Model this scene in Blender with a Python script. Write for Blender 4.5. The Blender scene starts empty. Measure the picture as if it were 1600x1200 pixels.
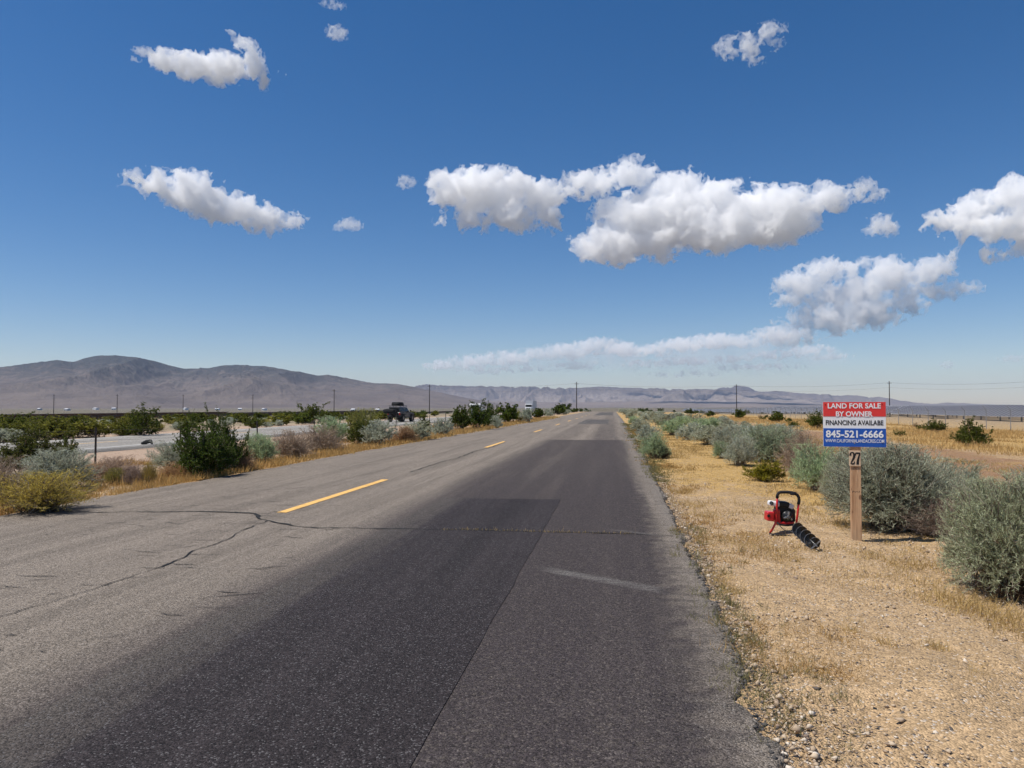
import bpy, math, random, time
import numpy as np
from mathutils import Vector, Matrix
T0=time.time()
# ---------------------------------------------------------------- camera
F=1155.0; CAMH=1.32                       # focal length in photo pixels (1600 wide), eye height
YAW=math.atan(157/F); PITCH=math.atan(36/F)
sc=bpy.context.scene; COL=sc.collection
cd=bpy.data.cameras.new('camera'); cam=bpy.data.objects.new('camera',cd); COL.objects.link(cam)
cd.sensor_fit='HORIZONTAL'; cd.sensor_width=36; cd.lens=36*F/1600
cd.clip_start=0.05; cd.clip_end=120000
cam.location=(0,0,CAMH); cam.rotation_euler=(math.pi/2+PITCH,0,YAW)
sc.camera=cam
# ---------------------------------------------------------------- sky
SUN_EL=math.radians(62); SUN_AZ=math.radians(-112)     # azimuth clockwise from +Y (the road runs along +Y)
w=bpy.data.worlds.new('World'); sc.world=w; w.use_nodes=True
nt=w.node_tree; bg=nt.nodes['Background']
sky=nt.nodes.new('ShaderNodeTexSky'); sky.sky_type='NISHITA'; sky.sun_disc=False
sky.sun_elevation=SUN_EL; sky.sun_rotation=SUN_AZ; sky.altitude=900; sky.air_density=1.0; sky.dust_density=0.5; sky.ozone_density=1.4
hs=nt.nodes.new('ShaderNodeHueSaturation'); hs.inputs['Saturation'].default_value=1.38; hs.inputs['Hue'].default_value=0.5
nt.links.new(sky.outputs[0],hs.inputs['Color']); tn=nt.nodes.new('ShaderNodeVectorMath'); tn.operation='MULTIPLY'; tn.inputs[1].default_value=(1.03,.965,1.03)
nt.links.new(hs.outputs[0],tn.inputs[0]); nt.links.new(tn.outputs[0],bg.inputs[0]); bg.inputs[1].default_value=0.086
# ---------------------------------------------------------------- sun
sd=bpy.data.lights.new('sun','SUN'); sun=bpy.data.objects.new('sun',sd); COL.objects.link(sun)
sd.energy=4.7; sd.angle=math.radians(0.53); sd.color=(1,0.95,0.87)
sdir=Vector((math.sin(SUN_AZ)*math.cos(SUN_EL),math.cos(SUN_AZ)*math.cos(SUN_EL),math.sin(SUN_EL)))
sun.rotation_euler=sdir.to_track_quat('Z','Y').to_euler(); sun.location=(-30,-5,60)
vs=sc.view_settings
vs.view_transform='Standard'; vs.look='None'; vs.exposure=0.16; vs.gamma=1; vs.use_curve_mapping=False
cy=sc.cycles
cy.max_bounces=24; cy.volume_bounces=22; cy.diffuse_bounces=3; cy.glossy_bounces=3; cy.transparent_max_bounces=8
cy.use_denoising=True; cy.denoising_input_passes='RGB_ALBEDO_NORMAL'; cy.use_adaptive_sampling=True; cy.adaptive_threshold=0.02
cy.sample_clamp_indirect=6

# ================================================================ helpers
def vtab(seed):
    return np.random.default_rng(seed).standard_normal((256,256))
_TAB=vtab(11)
def vn(x,y,seed=0):
    """smooth 2-D value noise, roughly -1..1"""
    x=np.asarray(x,float)+seed*37.31; y=np.asarray(y,float)+seed*17.77
    i=np.floor(x).astype(np.int64); j=np.floor(y).astype(np.int64); f=x-i; g=y-j
    f=f*f*f*(f*(f*6-15)+10); g=g*g*g*(g*(g*6-15)+10)
    T=lambda a,b:_TAB[a&255,b&255]
    return ((T(i,j)*(1-f)+T(i+1,j)*f)*(1-g)+(T(i,j+1)*(1-f)+T(i+1,j+1)*f)*g)*0.7
def fbm(x,y,seed=0,oct=4,gain=0.5):
    s=0;a=1
    for k in range(oct):
        s=s+a*vn(np.asarray(x)*2**k,np.asarray(y)*2**k,seed+k*3); a*=gain
    return s
def sst(a,b,x):
    t=np.clip((np.asarray(x,float)-a)/(b-a),0,1); return t*t*(3-2*t)
def mesh_np(name,V,Fq,mat=None,smooth=False,tint=None,fmat=None):
    me=bpy.data.meshes.new(name)
    V=np.asarray(V,np.float32); Fq=np.asarray(Fq,np.int32); n=Fq.shape[1]
    me.vertices.add(len(V)); me.vertices.foreach_set('co',V.ravel())
    me.loops.add(Fq.size); me.loops.foreach_set('vertex_index',Fq.ravel())
    me.polygons.add(len(Fq)); me.polygons.foreach_set('loop_start',np.arange(0,Fq.size,n,dtype=np.int32))
    if smooth: me.polygons.foreach_set('use_smooth',np.ones(len(Fq),bool))
    me.update(calc_edges=True)
    if tint is not None:
        a=me.attributes.new('tint','FLOAT','FACE'); a.data.foreach_set('value',np.asarray(tint,np.float32))
    if mat: 
        for m in (mat if isinstance(mat,(list,tuple)) else [mat]): me.materials.append(m)
    if fmat is not None: me.polygons.foreach_set('material_index',np.asarray(fmat,np.int32))
    return me
def link(name,me,parent=None,loc=None):
    o=bpy.data.objects.new(name,me); COL.objects.link(o)
    if parent: o.parent=parent
    if loc is not None: o.location=loc
    return o
def tag(o,label=None,cat=None,group=None,kind=None):
    for k,v in (('label',label),('category',cat),('group',group),('kind',kind)):
        if v: o[k]=v
    return o
def empty(name,loc,label=None,cat=None,group=None,rz=0):
    o=bpy.data.objects.new(name,None); COL.objects.link(o); o.location=loc; o.rotation_euler=(0,0,rz); o.empty_display_size=.2
    return tag(o,label,cat,group)
class MB:
    """collects shapes; build() links them as ONE mesh object"""
    def __init__(s): s.v=[]; s.f=[]
    def add(s,v,f):
        b=len(s.v); s.v+= [tuple(p) for p in v]; s.f+=[tuple(i+b for i in q) for q in f]; return s
    def box(s,c,d,R=None):
        h=[x/2 for x in d]
        v=[Vector((sx*h[0],sy*h[1],sz*h[2])) for sx in (-1,1) for sy in (-1,1) for sz in (-1,1)]
        if R is not None: v=[R@p for p in v]
        v=[p+Vector(c) for p in v]
        return s.add(v,[(0,1,3,2),(4,6,7,5),(0,4,5,1),(2,3,7,6),(0,2,6,4),(1,5,7,3)])
    def tube(s,pts,r,n=8,cap=True):
        pts=[Vector(p) for p in pts]; m=len(pts)
        rs=r if isinstance(r,(list,tuple)) else [r]*m
        V=[];Fc=[]; nrm=None
        for i,p in enumerate(pts):
            t=(pts[min(i+1,m-1)]-pts[max(i-1,0)]).normalized()
            if nrm is None: nrm=t.orthogonal().normalized()
            nrm=(nrm-t*nrm.dot(t)).normalized(); b=t.cross(nrm)
            for k in range(n):
                a=2*math.pi*k/n; V.append(p+(nrm*math.cos(a)+b*math.sin(a))*rs[i])
        for i in range(m-1):
            for k in range(n):
                Fc.append((i*n+k,i*n+(k+1)%n,(i+1)*n+(k+1)%n,(i+1)*n+k))
        if cap: Fc.append(tuple(range(n-1,-1,-1))); Fc.append(tuple((m-1)*n+k for k in range(n)))
        return s.add(V,Fc)
    def prism(s,poly,axis,a,b):
        """extrude a 2-D polygon along axis (0,1,2) from a to b"""
        n=len(poly); o=[i for i in range(3) if i!=axis]; V=[]
        for t in (a,b):
            for p in poly:
                q=[0,0,0]; q[axis]=t; q[o[0]]=p[0]; q[o[1]]=p[1]; V.append(q)
        Fc=[tuple(range(n)),tuple(range(2*n-1,n-1,-1))]+[(i,i+n,(i+1)%n+n,(i+1)%n) for i in range(n)]
        return s.add(V,Fc)
    def build(s,name,mat,parent=None,loc=None,bevel=0,smooth=False,seg=2):
        me=bpy.data.meshes.new(name); me.from_pydata(s.v,[],s.f); me.update()
        import bmesh
        bm=bmesh.new(); bm.from_mesh(me); bmesh.ops.recalc_face_normals(bm,faces=bm.faces); bm.to_mesh(me); bm.free()
        if smooth: me.polygons.foreach_set('use_smooth',np.ones(len(me.polygons),bool))
        me.materials.append(mat); o=link(name,me,parent,loc)
        if bevel:
            m=o.modifiers.new('bevel','BEVEL'); m.width=bevel; m.segments=seg; m.limit_method='ANGLE'; m.angle_limit=math.radians(35)
        return o
# ---- node helpers
class NT:
    def __init__(s,name):
        s.m=bpy.data.materials.new(name); s.m.use_nodes=True; s.t=s.m.node_tree; s.t.nodes.clear()
        s.out=s.n('ShaderNodeOutputMaterial')
    def n(s,t,**kw):
        x=s.t.nodes.new(t)
        for k,v in kw.items(): setattr(x,k,v)
        return x
    def put(s,sock,v):
        if isinstance(v,bpy.types.NodeSocket): s.t.links.new(v,sock)
        elif v is not None:
            if sock.type=='RGBA' and len(v)==3: v=(*v,1)
            sock.default_value=v
    def noise(s,vec,scale,detail=3,rough=.55,dist=0):
        x=s.n('ShaderNodeTexNoise'); s.put(x.inputs['Vector'],vec); x.inputs['Scale'].default_value=scale; x.inputs['Detail'].default_value=detail; x.inputs['Roughness'].default_value=rough; x.inputs['Distortion'].default_value=dist
        return x.outputs['Fac']
    def voro(s,vec,scale,feature='F1',out='Distance'):
        x=s.n('ShaderNodeTexVoronoi',feature=feature); s.put(x.inputs['Vector'],vec); x.inputs['Scale'].default_value=scale
        return x.outputs[out]
    def math(s,op,a,b=None,c=None,clamp=False):
        x=s.n('ShaderNodeMath',operation=op,use_clamp=clamp); s.put(x.inputs[0],a)
        if b is not None: s.put(x.inputs[1],b)
        if c is not None: s.put(x.inputs[2],c)
        return x.outputs[0]
    def map(s,v,a,b,c=0.0,d=1.0,smooth=True):
        x=s.n('ShaderNodeMapRange',interpolation_type='SMOOTHSTEP' if smooth else 'LINEAR',clamp=True)
        for k,q in enumerate((v,a,b,c,d)): s.put(x.inputs[k],q)
        return x.outputs[0]
    def mix(s,f,a,b,mode='MIX'):
        x=s.n('ShaderNodeMix',data_type='RGBA',blend_type=mode); s.put(x.inputs[0],f); s.put(x.inputs[6],a); s.put(x.inputs[7],b)
        return x.outputs[2]
    def scale(s,vec,v):
        x=s.n('ShaderNodeVectorMath',operation='MULTIPLY'); s.put(x.inputs[0],vec); x.inputs[1].default_value=v; return x.outputs[0]
    def sep(s,vec):
        x=s.n('ShaderNodeSeparateXYZ'); s.put(x.inputs[0],vec); return x.outputs
    def pos(s): return s.n('ShaderNodeNewGeometry').outputs['Position']
    def obj(s): return s.n('ShaderNodeTexCoord').outputs['Object']
    def bump(s,h,strength=.5,dist=.01,nrm=None):
        x=s.n('ShaderNodeBump'); x.inputs['Strength'].default_value=strength; x.inputs['Distance'].default_value=dist; s.put(x.inputs['Height'],h)
        if nrm is not None: s.put(x.inputs['Normal'],nrm)
        return x.outputs[0]
    def bsdf(s,col,rough=.8,metal=0,nrm=None,spec=.3,coat=0):
        x=s.n('ShaderNodeBsdfPrincipled'); s.put(x.inputs['Base Color'],col); s.put(x.inputs['Roughness'],rough); s.put(x.inputs['Metallic'],metal)
        x.inputs['Specular IOR Level'].default_value=spec; x.inputs['Coat Weight'].default_value=coat
        if nrm is not None: s.put(x.inputs['Normal'],nrm)
        s.t.links.new(x.outputs[0],s.out.inputs['Surface']); return s.m
def plain(name,col,rough=.6,metal=0,spec=.4,vary=.15,vscale=8,coat=0,bump=0):
    m=NT(name); o=m.obj(); n=m.noise(o,vscale,4)
    f=m.map(n,.3,.7,1-vary,1+vary,False)
    x=m.n('ShaderNodeVectorMath',operation='SCALE'); x.inputs[0].default_value=col; m.put(x.inputs['Scale'],f)
    r=m.map(n,.3,.7,max(0,rough-.1),min(1,rough+.1),False)
    return m.bsdf(x.outputs[0],r,metal,m.bump(m.noise(o,vscale*6,3),bump,.004) if bump else None,spec,coat)
# ---- picture -> ground
_CR=cam.rotation_euler.to_matrix()
def pray(x,y):
    return _CR@Vector(((x-800)/F,(600-y)/F,-1.0))
EDGE_Y=[0,2.7,5,7,15,24,45,100,900]; EDGE_X=[.55,.57,.65,.67,.78,.86,1.0,1.0,1.0]
def road_r(y): return np.interp(y,EDGE_Y,EDGE_X)
ROAD_L=-7.4; HW_R=-21.5; HW_L=-30.5
def gz(x,y):
    """height of the land; the frontage road lies on z=0"""
    x=np.asarray(x,float); y=np.asarray(y,float)
    z=-.055*sst(0,.25,x-road_r(y))-.85*sst(9,40,x)-.2*sst(60,200,x)
    z=z-.045*sst(0,.3,ROAD_L-x)-.55*sst(9.5,19,-x)-1.35*sst(32,130,-x)-1.2*sst(150,420,-x)
    off=sst(.2,2.0,x-road_r(y))*(1-sst(60,200,x))+sst(.3,2.5,ROAD_L-x)*(1-sst(17,20,-x))+sst(31.5,36,-x)*(1-sst(90,200,-x))
    z=z+off*(.035*vn(x*.6,y*.6,1)+.09*vn(x*.13,y*.13,2)*sst(5,14,np.abs(x)))
    z=z-1.6*sst(170,520,y)
    return z
def ground_at(px,py):
    d=pray(px,py); t=1.0
    t=-CAMH/d.z if d.z<-1e-4 else 900
    for _ in range(40):
        zz=float(gz(d.x*t,d.y*t)); t2=(zz-CAMH)/d.z
        if abs(t2-t)<1e-3: break
        t=t*.4+t2*.6
    return Vector((d.x*t,d.y*t,float(gz(d.x*t,d.y*t)))),t
def at_depth(px,py,y):
    d=pray(px,py); t=y/d.y; return Vector((d.x*t,y,CAMH+d.z*t))
# ================================================================ ground
def axis(segs):
    out=[]
    for a,b,n in segs: out+=list(np.linspace(a,b,n,endpoint=False))
    out.append(segs[-1][1]); return np.array(out)
gx=axis([(-14000,-3000,14),(-3000,-400,26),(-400,-130,18),(-130,-34,34),(-34,-9,46),(-9,-7,16),(-7,.3,6),(.3,7,110),(7,14,40),(14,60,46),(60,400,34),(400,3000,26),(3000,14000,14)])
gy=axis([(-2000,-100,8),(-100,-4,10),(-4,1.5,10),(1.5,11,130),(11,30,80),(30,100,70),(100,500,50),(500,3000,25),(3000,14000,22)])
GX,GY=np.meshgrid(gx,gy,indexing='ij')
GZ=gz(GX,GY)
under=sst(0,.1,road_r(GY)-.42-GX)*sst(0,.1,GX-ROAD_L-.42)*(GY<430)
GZ-=.1*under
GZ-=.03*(1-sst(.04,.3,GX-road_r(GY)))*(1-sst(.04,.3,ROAD_L-GX))*(GY<430)
under2=sst(0,.3,HW_R-.2-GX)*sst(0,.3,GX-HW_L-.2)*(GY<800)
GZ-=.15*under2
near=sst(.1,.5,GX-road_r(GY))*(1-sst(9,14,GX))*(1-sst(14,30,GY))
GZ+=near*(.022*vn(GX*1.7,GY*1.7,4)+.014*vn(GX*4,GY*4,5)+.007*vn(GX*11,GY*11,6))
def grid_faces(nx,ny):
    i,j=np.meshgrid(np.arange(nx-1),np.arange(ny-1),indexing='ij'); a=(i*ny+j).ravel()
    return np.stack([a,a+ny,a+ny+1,a+1],1)
m=NT('desert_soil'); p=m.pos(); X,Y,Z=m.sep(p)
n1=m.noise(p,.35,5); n2=m.noise(p,2.6,6,.65); n3=m.noise(p,38,4,.65); n4=m.noise(p,.9,4)
vcol=m.voro(p,90,'F1','Color'); vr,vg,vb=m.sep(vcol); vd=m.voro(p,90)
v2=m.voro(p,21,'F1','Color'); v2r=m.sep(v2)[0]
gravel=m.mix(n3,(.35,.235,.13),(.52,.365,.205))
gold=m.mix(n2,(.37,.225,.075),(.55,.36,.13))
pink=m.mix(n3,(.38,.265,.185),(.47,.345,.25))
dirt=m.mix(n2,(.22,.125,.065),(.36,.215,.115))
# golden litter of dead grass grows with distance from the verge
g1=m.map(m.math('ADD',m.map(X,1.2,5.5,-.16,.16),m.math('ADD',m.map(Y,5,16,-.18,.12),m.math('MULTIPLY_ADD',n1,.55,m.math('MULTIPLY',n2,.6)))),.36,.58)
c=m.mix(g1,gravel,gold)
xj=m.math('ADD',X,m.math('MULTIPLY_ADD',n1,4.0,-2.0))
db=m.math('MULTIPLY',m.map(xj,5.6,7.2),m.map(xj,10.2,12.5,1,0)); db=m.math('MULTIPLY',db,m.map(n4,.3,.5,.55,1))
c=m.mix(db,c,dirt)
rut=m.math('MULTIPLY',m.map(m.math('ABSOLUTE',m.math('SUBTRACT',xj,11.0)),.25,.5,1,0),.6)
c=m.mix(rut,c,(.45,.31,.17))
left=m.map(X,-8.6,-10.5); c=m.mix(left,c,pink)
lg=m.math('MULTIPLY',m.map(X,-7.0,-7.6),m.map(X,-8.6,-10.0,1,0)); c=m.mix(m.math('MULTIPLY',lg,m.map(n2,.3,.6)),c,(.40,.28,.16))
farl=m.map(X,-33,-38); c=m.mix(farl,c,m.mix(n1,(.33,.25,.165),(.24,.20,.12)))
dist=m.math('POWER',m.math('ADD',m.math('MULTIPLY',X,X),m.math('MULTIPLY',Y,Y)),.5)
scrub=m.mix(m.noise(p,.02,6,.7),(.17,.14,.10),(.105,.097,.065))
c=m.mix(m.math('MULTIPLY',m.map(X,20,60),.75),c,m.mix(n1,(.36,.265,.165),(.26,.195,.125)))
c=m.mix(m.map(dist,90,450),c,scrub)
st=m.math('MULTIPLY_ADD',vr,.55,.72); st=m.math('MULTIPLY',st,m.math('MULTIPLY_ADD',v2r,.3,.85))
x=m.n('ShaderNodeVectorMath',operation='SCALE'); m.put(x.inputs[0],c); m.put(x.inputs['Scale'],st); c=x.outputs[0]
c=m.mix(m.map(vg,.93,.96),c,(.10,.085,.075)); c=m.mix(m.math('MULTIPLY',m.map(vb,.95,.97),.7),c,(.62,.55,.47))
h=m.math('ADD',m.math('MULTIPLY',vd,-.9),m.math('MULTIPLY',n3,.9)); h=m.math('ADD',h,m.math('MULTIPLY',n2,.8))
soil=m.bsdf(c,.95,0,m.bump(h,.75,.016),.15)
ground=link('ground',mesh_np('ground',np.stack([GX,GY,GZ],-1).reshape(-1,3),grid_faces(len(gx),len(gy)),soil,True))
tag(ground,kind='structure')

# ================================================================ frontage road
def asphalt(name,base,patchy=True,dark=None,edge=False):
    m=NT(name); p=m.pos(); X,Y,Z=m.sep(p)
    vc=m.sep(m.voro(p,140,'F1','Color')); v2=m.sep(m.voro(p,230,'F1','Color')); vd=m.voro(p,140)
    fine=m.noise(p,260,2); med=m.noise(p,6,4); big=m.noise(p,.5,4)
    st=m.noise(m.scale(p,(2.6,.09,1)),1,5,.6)       # streaks along the lane
    st2=m.noise(m.scale(p,(9,.25,1)),1,4,.6)
    c=m.mix(big,tuple(q*.86 for q in base),tuple(q*1.12 for q in base))
    c=m.mix(m.map(st,.40,.66,0,.6),c,tuple(q*.58 for q in base)); c=m.mix(m.map(st2,.48,.72,0,.35),c,tuple(q*1.5 for q in base)); c=m.mix(m.map(med,.5,.75,0,.4),c,tuple(q*.7 for q in base))
    sealed=0.0
    if dark:
        xe=m.math('ADD',X,m.math('MULTIPLY_ADD',st2,.5,-.25))
        sealed=m.math('MULTIPLY',m.map(xe,-3.0,-2.15),m.map(m.math('ADD',X,m.math('MULTIPLY_ADD',med,.5,-.25)),.28,.62,1,0))
        yy=m.math('ADD',Y,m.math('MULTIPLY_ADD',med,.5,-.25))
        sealed=m.math('MULTIPLY',sealed,m.map(yy,29.6,30.2,1,0))
        sealed=m.math('MULTIPLY',sealed,m.math('MULTIPLY',m.map(st,.2,.55,.72,1.0),m.map(Y,9,20,1.0,.85)))
        c=m.mix(sealed,c,dark)
        # the two wheel paths stay dark beyond the sealed stretch
        wp=m.math('MULTIPLY',m.map(m.math('ABSOLUTE',m.math('ADD',xe,.35)),.3,.9,1,0),m.map(Y,30,120,.6,.25)); c=m.mix(wp,c,dark)
        wp=m.math('MULTIPLY',m.map(m.math('ABSOLUTE',m.math('ADD',xe,2.2)),.2,.8,1,0),m.map(Y,30,100,.38,.1)); c=m.mix(wp,c,dark)
        # pale scrape across the sealed lane, and a fainter one beyond it
        for (x0,y0,x1,y1,wd,am) in ((-.66,6.12,.42,5.42,.085,.55),(-.12,8.15,.52,7.75,.05,.35)):
            k=(y1-y0)/(x1-x0); dd=m.math('SUBTRACT',Y,m.math('MULTIPLY_ADD',X,k,y0-k*x0))
            a=m.map(m.math('ABSOLUTE',dd),wd*.5,wd*1.6,1,0); a=m.math('MULTIPLY',a,m.math('MULTIPLY',m.map(X,x0,x0+.25),m.map(X,x1-.2,x1,1,0)))
            a=m.math('MULTIPLY',a,m.map(m.noise(m.scale(p,(4,40,1)),1,3),.35,.65,.25,1)); c=m.mix(m.math('MULTIPLY',a,am),c,(.20,.19,.175))
        # dust and loose chippings towards the broken edge
        c=m.mix(m.math('MULTIPLY',m.map(X,.5,.85),m.map(med,.35,.7,.2,.6)),c,(.22,.205,.18))
    gr=m.noise(p,24,3,.7); c=m.mix(m.map(gr,.52,.68,0,.5),c,tuple(q*.5 for q in base)); c=m.mix(m.map(gr,.46,.32,0,.45),c,tuple(q*1.5 for q in base)) if not dark else m.mix(m.map(gr,.46,.32,0,.22),c,tuple(q*1.2 for q in base))
    if edge:
        ex=m.math('ADD',X,m.math('MULTIPLY_ADD',st2,.7,m.math('MULTIPLY_ADD',med,.3,-.5)))
        c=m.mix(m.map(ex,-2.45,-1.95,.75,0),c,(.095,.082,.07)); c=m.mix(m.math('MULTIPLY',m.map(m.math('ABSOLUTE',m.math('ADD',ex,1.25)),.08,.35,1,0),m.map(st,.3,.6,.1,.55)),c,tuple(q*.55 for q in base))
    chip=m.map(vc[0],.0,1.0,.42,1.62,False)
    x=m.n('ShaderNodeVectorMath',operation='SCALE'); m.put(x.inputs[0],c); m.put(x.inputs['Scale'],chip); c=x.outputs[0]
    c=m.mix(m.math('MULTIPLY',m.map(vc[1],.92,.95,0,.55),m.math('MULTIPLY_ADD',sealed,-.7,1.0)) if dark else m.map(vc[1],.92,.95,0,.55),c,tuple(min(.6,q*1.3+.13) for q in base))
    c=m.mix(m.map(v2[0],.86,.9,0,.55),c,tuple(q*.25 for q in base))
    h=m.math('ADD',m.math('MULTIPLY',vd,-1.0),m.math('MULTIPLY',fine,.35))
    return m.bsdf(c,.85,0,m.bump(h,.65,.006),.15)
M_ROAD=asphalt('weathered_asphalt',(.212,.178,.144),True,(.043,.035,.0355))
M_PATCH=asphalt('tar_patch',(.037,.0305,.031),edge=True)
M_PATCH2=asphalt('old_tar_patch',(.10,.09,.083))
M_HW=asphalt('highway_asphalt',(.29,.27,.24))
# slab with ragged edges: top sheet plus skirts
ry=axis([(-6,1.5,20),(1.5,12,420),(12,40,260),(40,120,120),(120,430,60)])
rr=road_r(ry)+.030*vn(ry*2.1,0*ry,21)+.028*vn(ry*7,0*ry,22)+.020*vn(ry*19,0*ry,23)
bite=np.clip(vn(ry*1.3,0*ry+5,24)-.55,0,1)*.10; rr=rr-bite
rl=ROAD_L+.10*vn(ry*.5,0*ry+3,25)+.05*vn(ry*3,0*ry,26)
cols=np.concatenate([[0,0],np.linspace(0,1,15),[1,1]])
RV=[]
for k,cx in enumerate(cols):
    xx=rl+(rr-rl)*cx; zz=gz(np.clip(xx,ROAD_L,.5),ry)+.02*(1-((cx-.45)/.55)**2)*.0
    if k==0: xx=xx-.03; zz=zz-.14
    elif k==1: xx=xx-.02; zz=zz-.012
    elif k==len(cols)-1: xx=xx+.035+.02*vn(ry*15,0*ry,28); zz=zz-.14
    elif k==len(cols)-2: xx=xx+.02+.012*vn(ry*19,0*ry,27); zz=zz-.014+.006*vn(ry*17,0*ry,29)
    RV.append(np.stack([xx,ry,zz],-1))
RV=np.array(RV); road=link('road',mesh_np('road',RV.reshape(-1,3),grid_faces(len(cols),len(ry)),M_ROAD,False)); tag(road,kind='structure')
def sheet(name,x0,x1,y0,y1,z,mat,parent,rag=.02,ny=40,fade=0,seed=1):
    ys=np.linspace(y0,y1,ny); L=x0+rag*vn(ys*3,0*ys,seed); R=x1+rag*.5*vn(ys*3,0*ys+9,seed)
    n=12; V=[]
    for k in range(n):
        f=k/(n-1); xx=L+(R-L)*f; yj=ys.copy(); yj[-1]+=rag*2*vn(f*7,3.3,seed)+0; yj[0]+=rag*2*vn(f*7,8.3,seed)
        V.append(np.stack([xx,yj,gz(np.minimum(xx,.4),yj)+z],-1))
    o=link(name,mesh_np(name,np.array(V).reshape(-1,3),grid_faces(n,ny),mat),parent); return o
tag(sheet('tar_patch',-2.46,-.74,-5,10.55,.004,M_PATCH,road,.014,90,seed=31),'dark sealed strip of fresh tar in the near lane')
tag(sheet('tar_patch',-2.75,-.35,58,79,.004,M_PATCH2,road,.05,30,seed=32),'dark tar patch further up the lane')
tag(sheet('tar_patch',-3.0,.1,118,190,.004,M_PATCH2,road,.06,30,seed=33),'dark tar patch near the crest of the road')
# yellow centre dashes
m=NT('yellow_paint'); p=m.pos(); n=m.noise(p,30,5,.7); c=m.mix(m.noise(p,3,3),(.70,.40,.11),(.80,.48,.15))
c=m.mix(m.map(m.noise(p,70,4,.7),.60,.70,0,.6),c,(.24,.2,.16)); M_YEL=m.bsdf(c,.7,0,m.bump(n,.3,.003),.3)
k=0; yd=8.8
while yd<200:
    if k<9:
        tag(sheet('lane_dash',-4.165,-4.035,yd,yd+4.25,.005,M_YEL,road,.006,24,seed=41+k))
    yd+=15; k+=1
# cracks: irregular thin strips
M_CRACK=plain('crack_fill_shadow',(.014,.013,.012),.95,vary=.3)  # near-black
def crack(px,w0,seed,sub=.05,jit=.02):
    pts=[ground_at(*q)[0] for q in px]; out=[]
    for a,b in zip(pts[:-1],pts[1:]):
        n=max(2,int((b-a).length/sub))
        for i in range(n): out.append(a.lerp(b,i/n))
    out.append(pts[-1]); P=np.array(out); s=np.arange(len(P))*sub
    d=np.gradient(P[:,:2],axis=0); d/=np.linalg.norm(d,axis=1)[:,None]+1e-9; nn=np.stack([-d[:,1],d[:,0]],1)
    P[:,:2]+=nn*(jit*1.6*vn(s*3,0*s,seed)+jit*.6*vn(s*14,0*s,seed+1))[:,None]
    wd=w0*(.75+.55*vn(s*5,0*s,seed+2)+.3*vn(s*21,0*s,seed+3)).clip(.35,2)
    L=P.copy();R=P.copy(); L[:,:2]+=nn*wd[:,None]; R[:,:2]-=nn*wd[:,None]
    z=gz(np.minimum(P[:,0],.4),P[:,1])+.0065; L[:,2]=z; R[:,2]=z
    V=np.concatenate([L,R]); n=len(P); i=np.arange(n-1)
    return V,np.stack([i,i+1,i+1+n,i+n],1),P
V,Fq,CP1=crack([(0,803),(130,801),(250,800),(340,800),(398,803),(418,812),(455,822),(520,826),(640,827),(760,829),(850,831),(960,834),(1052,838)],.020,51)
tag(link('crack',mesh_np('crack',V,Fq,M_CRACK),road),'crooked crack running right across the road')
V,Fq,_=crack([(416,814),(390,826),(330,852),(300,862),(255,886),(170,912),(90,940),(0,966),(-60,985)],.008,61)
tag(link('crack',mesh_np('crack',V,Fq,M_CRACK),road),'diagonal crack in the far lane')
V,Fq,_=crack([(790,690),(770,698),(740,706),(715,716),(690,722),(640,738)],.016,71); link('crack',mesh_np('crack',V,Fq,M_CRACK),road)
# short ravelled pits of the left lane, too many to pick apart
r=np.random.default_rng(5); PV=[];PF=[]
for q in range(420):
    while True:
        x=r.uniform(-7.1,-2.6); y=r.uniform(3.2,26)
        if r.random()<np.clip(.45+vn(x*1.2,y*.5,77),0,1): break
    L=r.uniform(.03,.2); a=r.normal(0.12,.35); wd=r.uniform(.003,.008); b=len(PV)
    n=4; ts=np.linspace(-1,1,n); wob=r.normal(0,.012,n)
    for t,wo in zip(ts,wob):
        for sg in (-1,1):
            hw=wd*(1-abs(t)**2*.8); PV.append((x+math.cos(a)*L*t-math.sin(a)*(wo+sg*hw),y+math.sin(a)*L*t+math.cos(a)*(wo+sg*hw),.0055))
    for i in range(n-1): PF.append((b+2*i,b+2*i+2,b+2*i+3,b+2*i+1))
tag(link('surface_pits',mesh_np('surface_pits',PV,PF,M_CRACK),road),kind='stuff')

# ================================================================ highway
hy=axis([(-40,120,60),(120,780,60)]); hc=np.concatenate([[0,],np.linspace(0,1,9),[1]]); HV=[]
for k,cx in enumerate(hc):
    xx=HW_L+(HW_R-HW_L)*cx+0*hy+.12*vn(hy*.4,0*hy,81)*(cx in (0,1)); zz=gz(np.full_like(hy,-24.),hy)+.10
    if k in (0,len(hc)-1): xx=xx+(-.12 if k==0 else .12); zz=zz-.35
    HV.append(np.stack([xx,hy,zz],-1))
highway=link('highway',mesh_np('highway',np.array(HV).reshape(-1,3),grid_faces(len(hc),len(hy)),M_HW)); tag(highway,kind='structure')
def hz(y): return float(gz(-24.,y))+.10
M_WHITE=plain('white_road_paint',(.62,.61,.58),.7,vary=.2,vscale=3)
for nm,x0,mt in (('edge_line',-22.6,M_WHITE),('edge_line',-29.5,M_WHITE)):
    ys=np.linspace(-40,700,80); V=np.concatenate([np.stack([np.full(80,x0+d),ys,gz(np.full(80,-24.),ys)+.105],-1) for d in (-.08,.08)])
    i=np.arange(79); link(nm,mesh_np(nm,V,np.stack([i,i+80,i+81,i+1],1),mt),highway)
for k in range(10):
    y=18+k*14.6; V=[(-26.15,y,hz(y)+.005),(-26.0,y,hz(y)+.005),(-26.0,y+3.6,hz(y+3.6)+.005),(-26.15,y+3.6,hz(y+3.6)+.005)]
    link('lane_dash',mesh_np('lane_dash',V,[(0,1,2,3)],M_YEL),highway)

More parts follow.
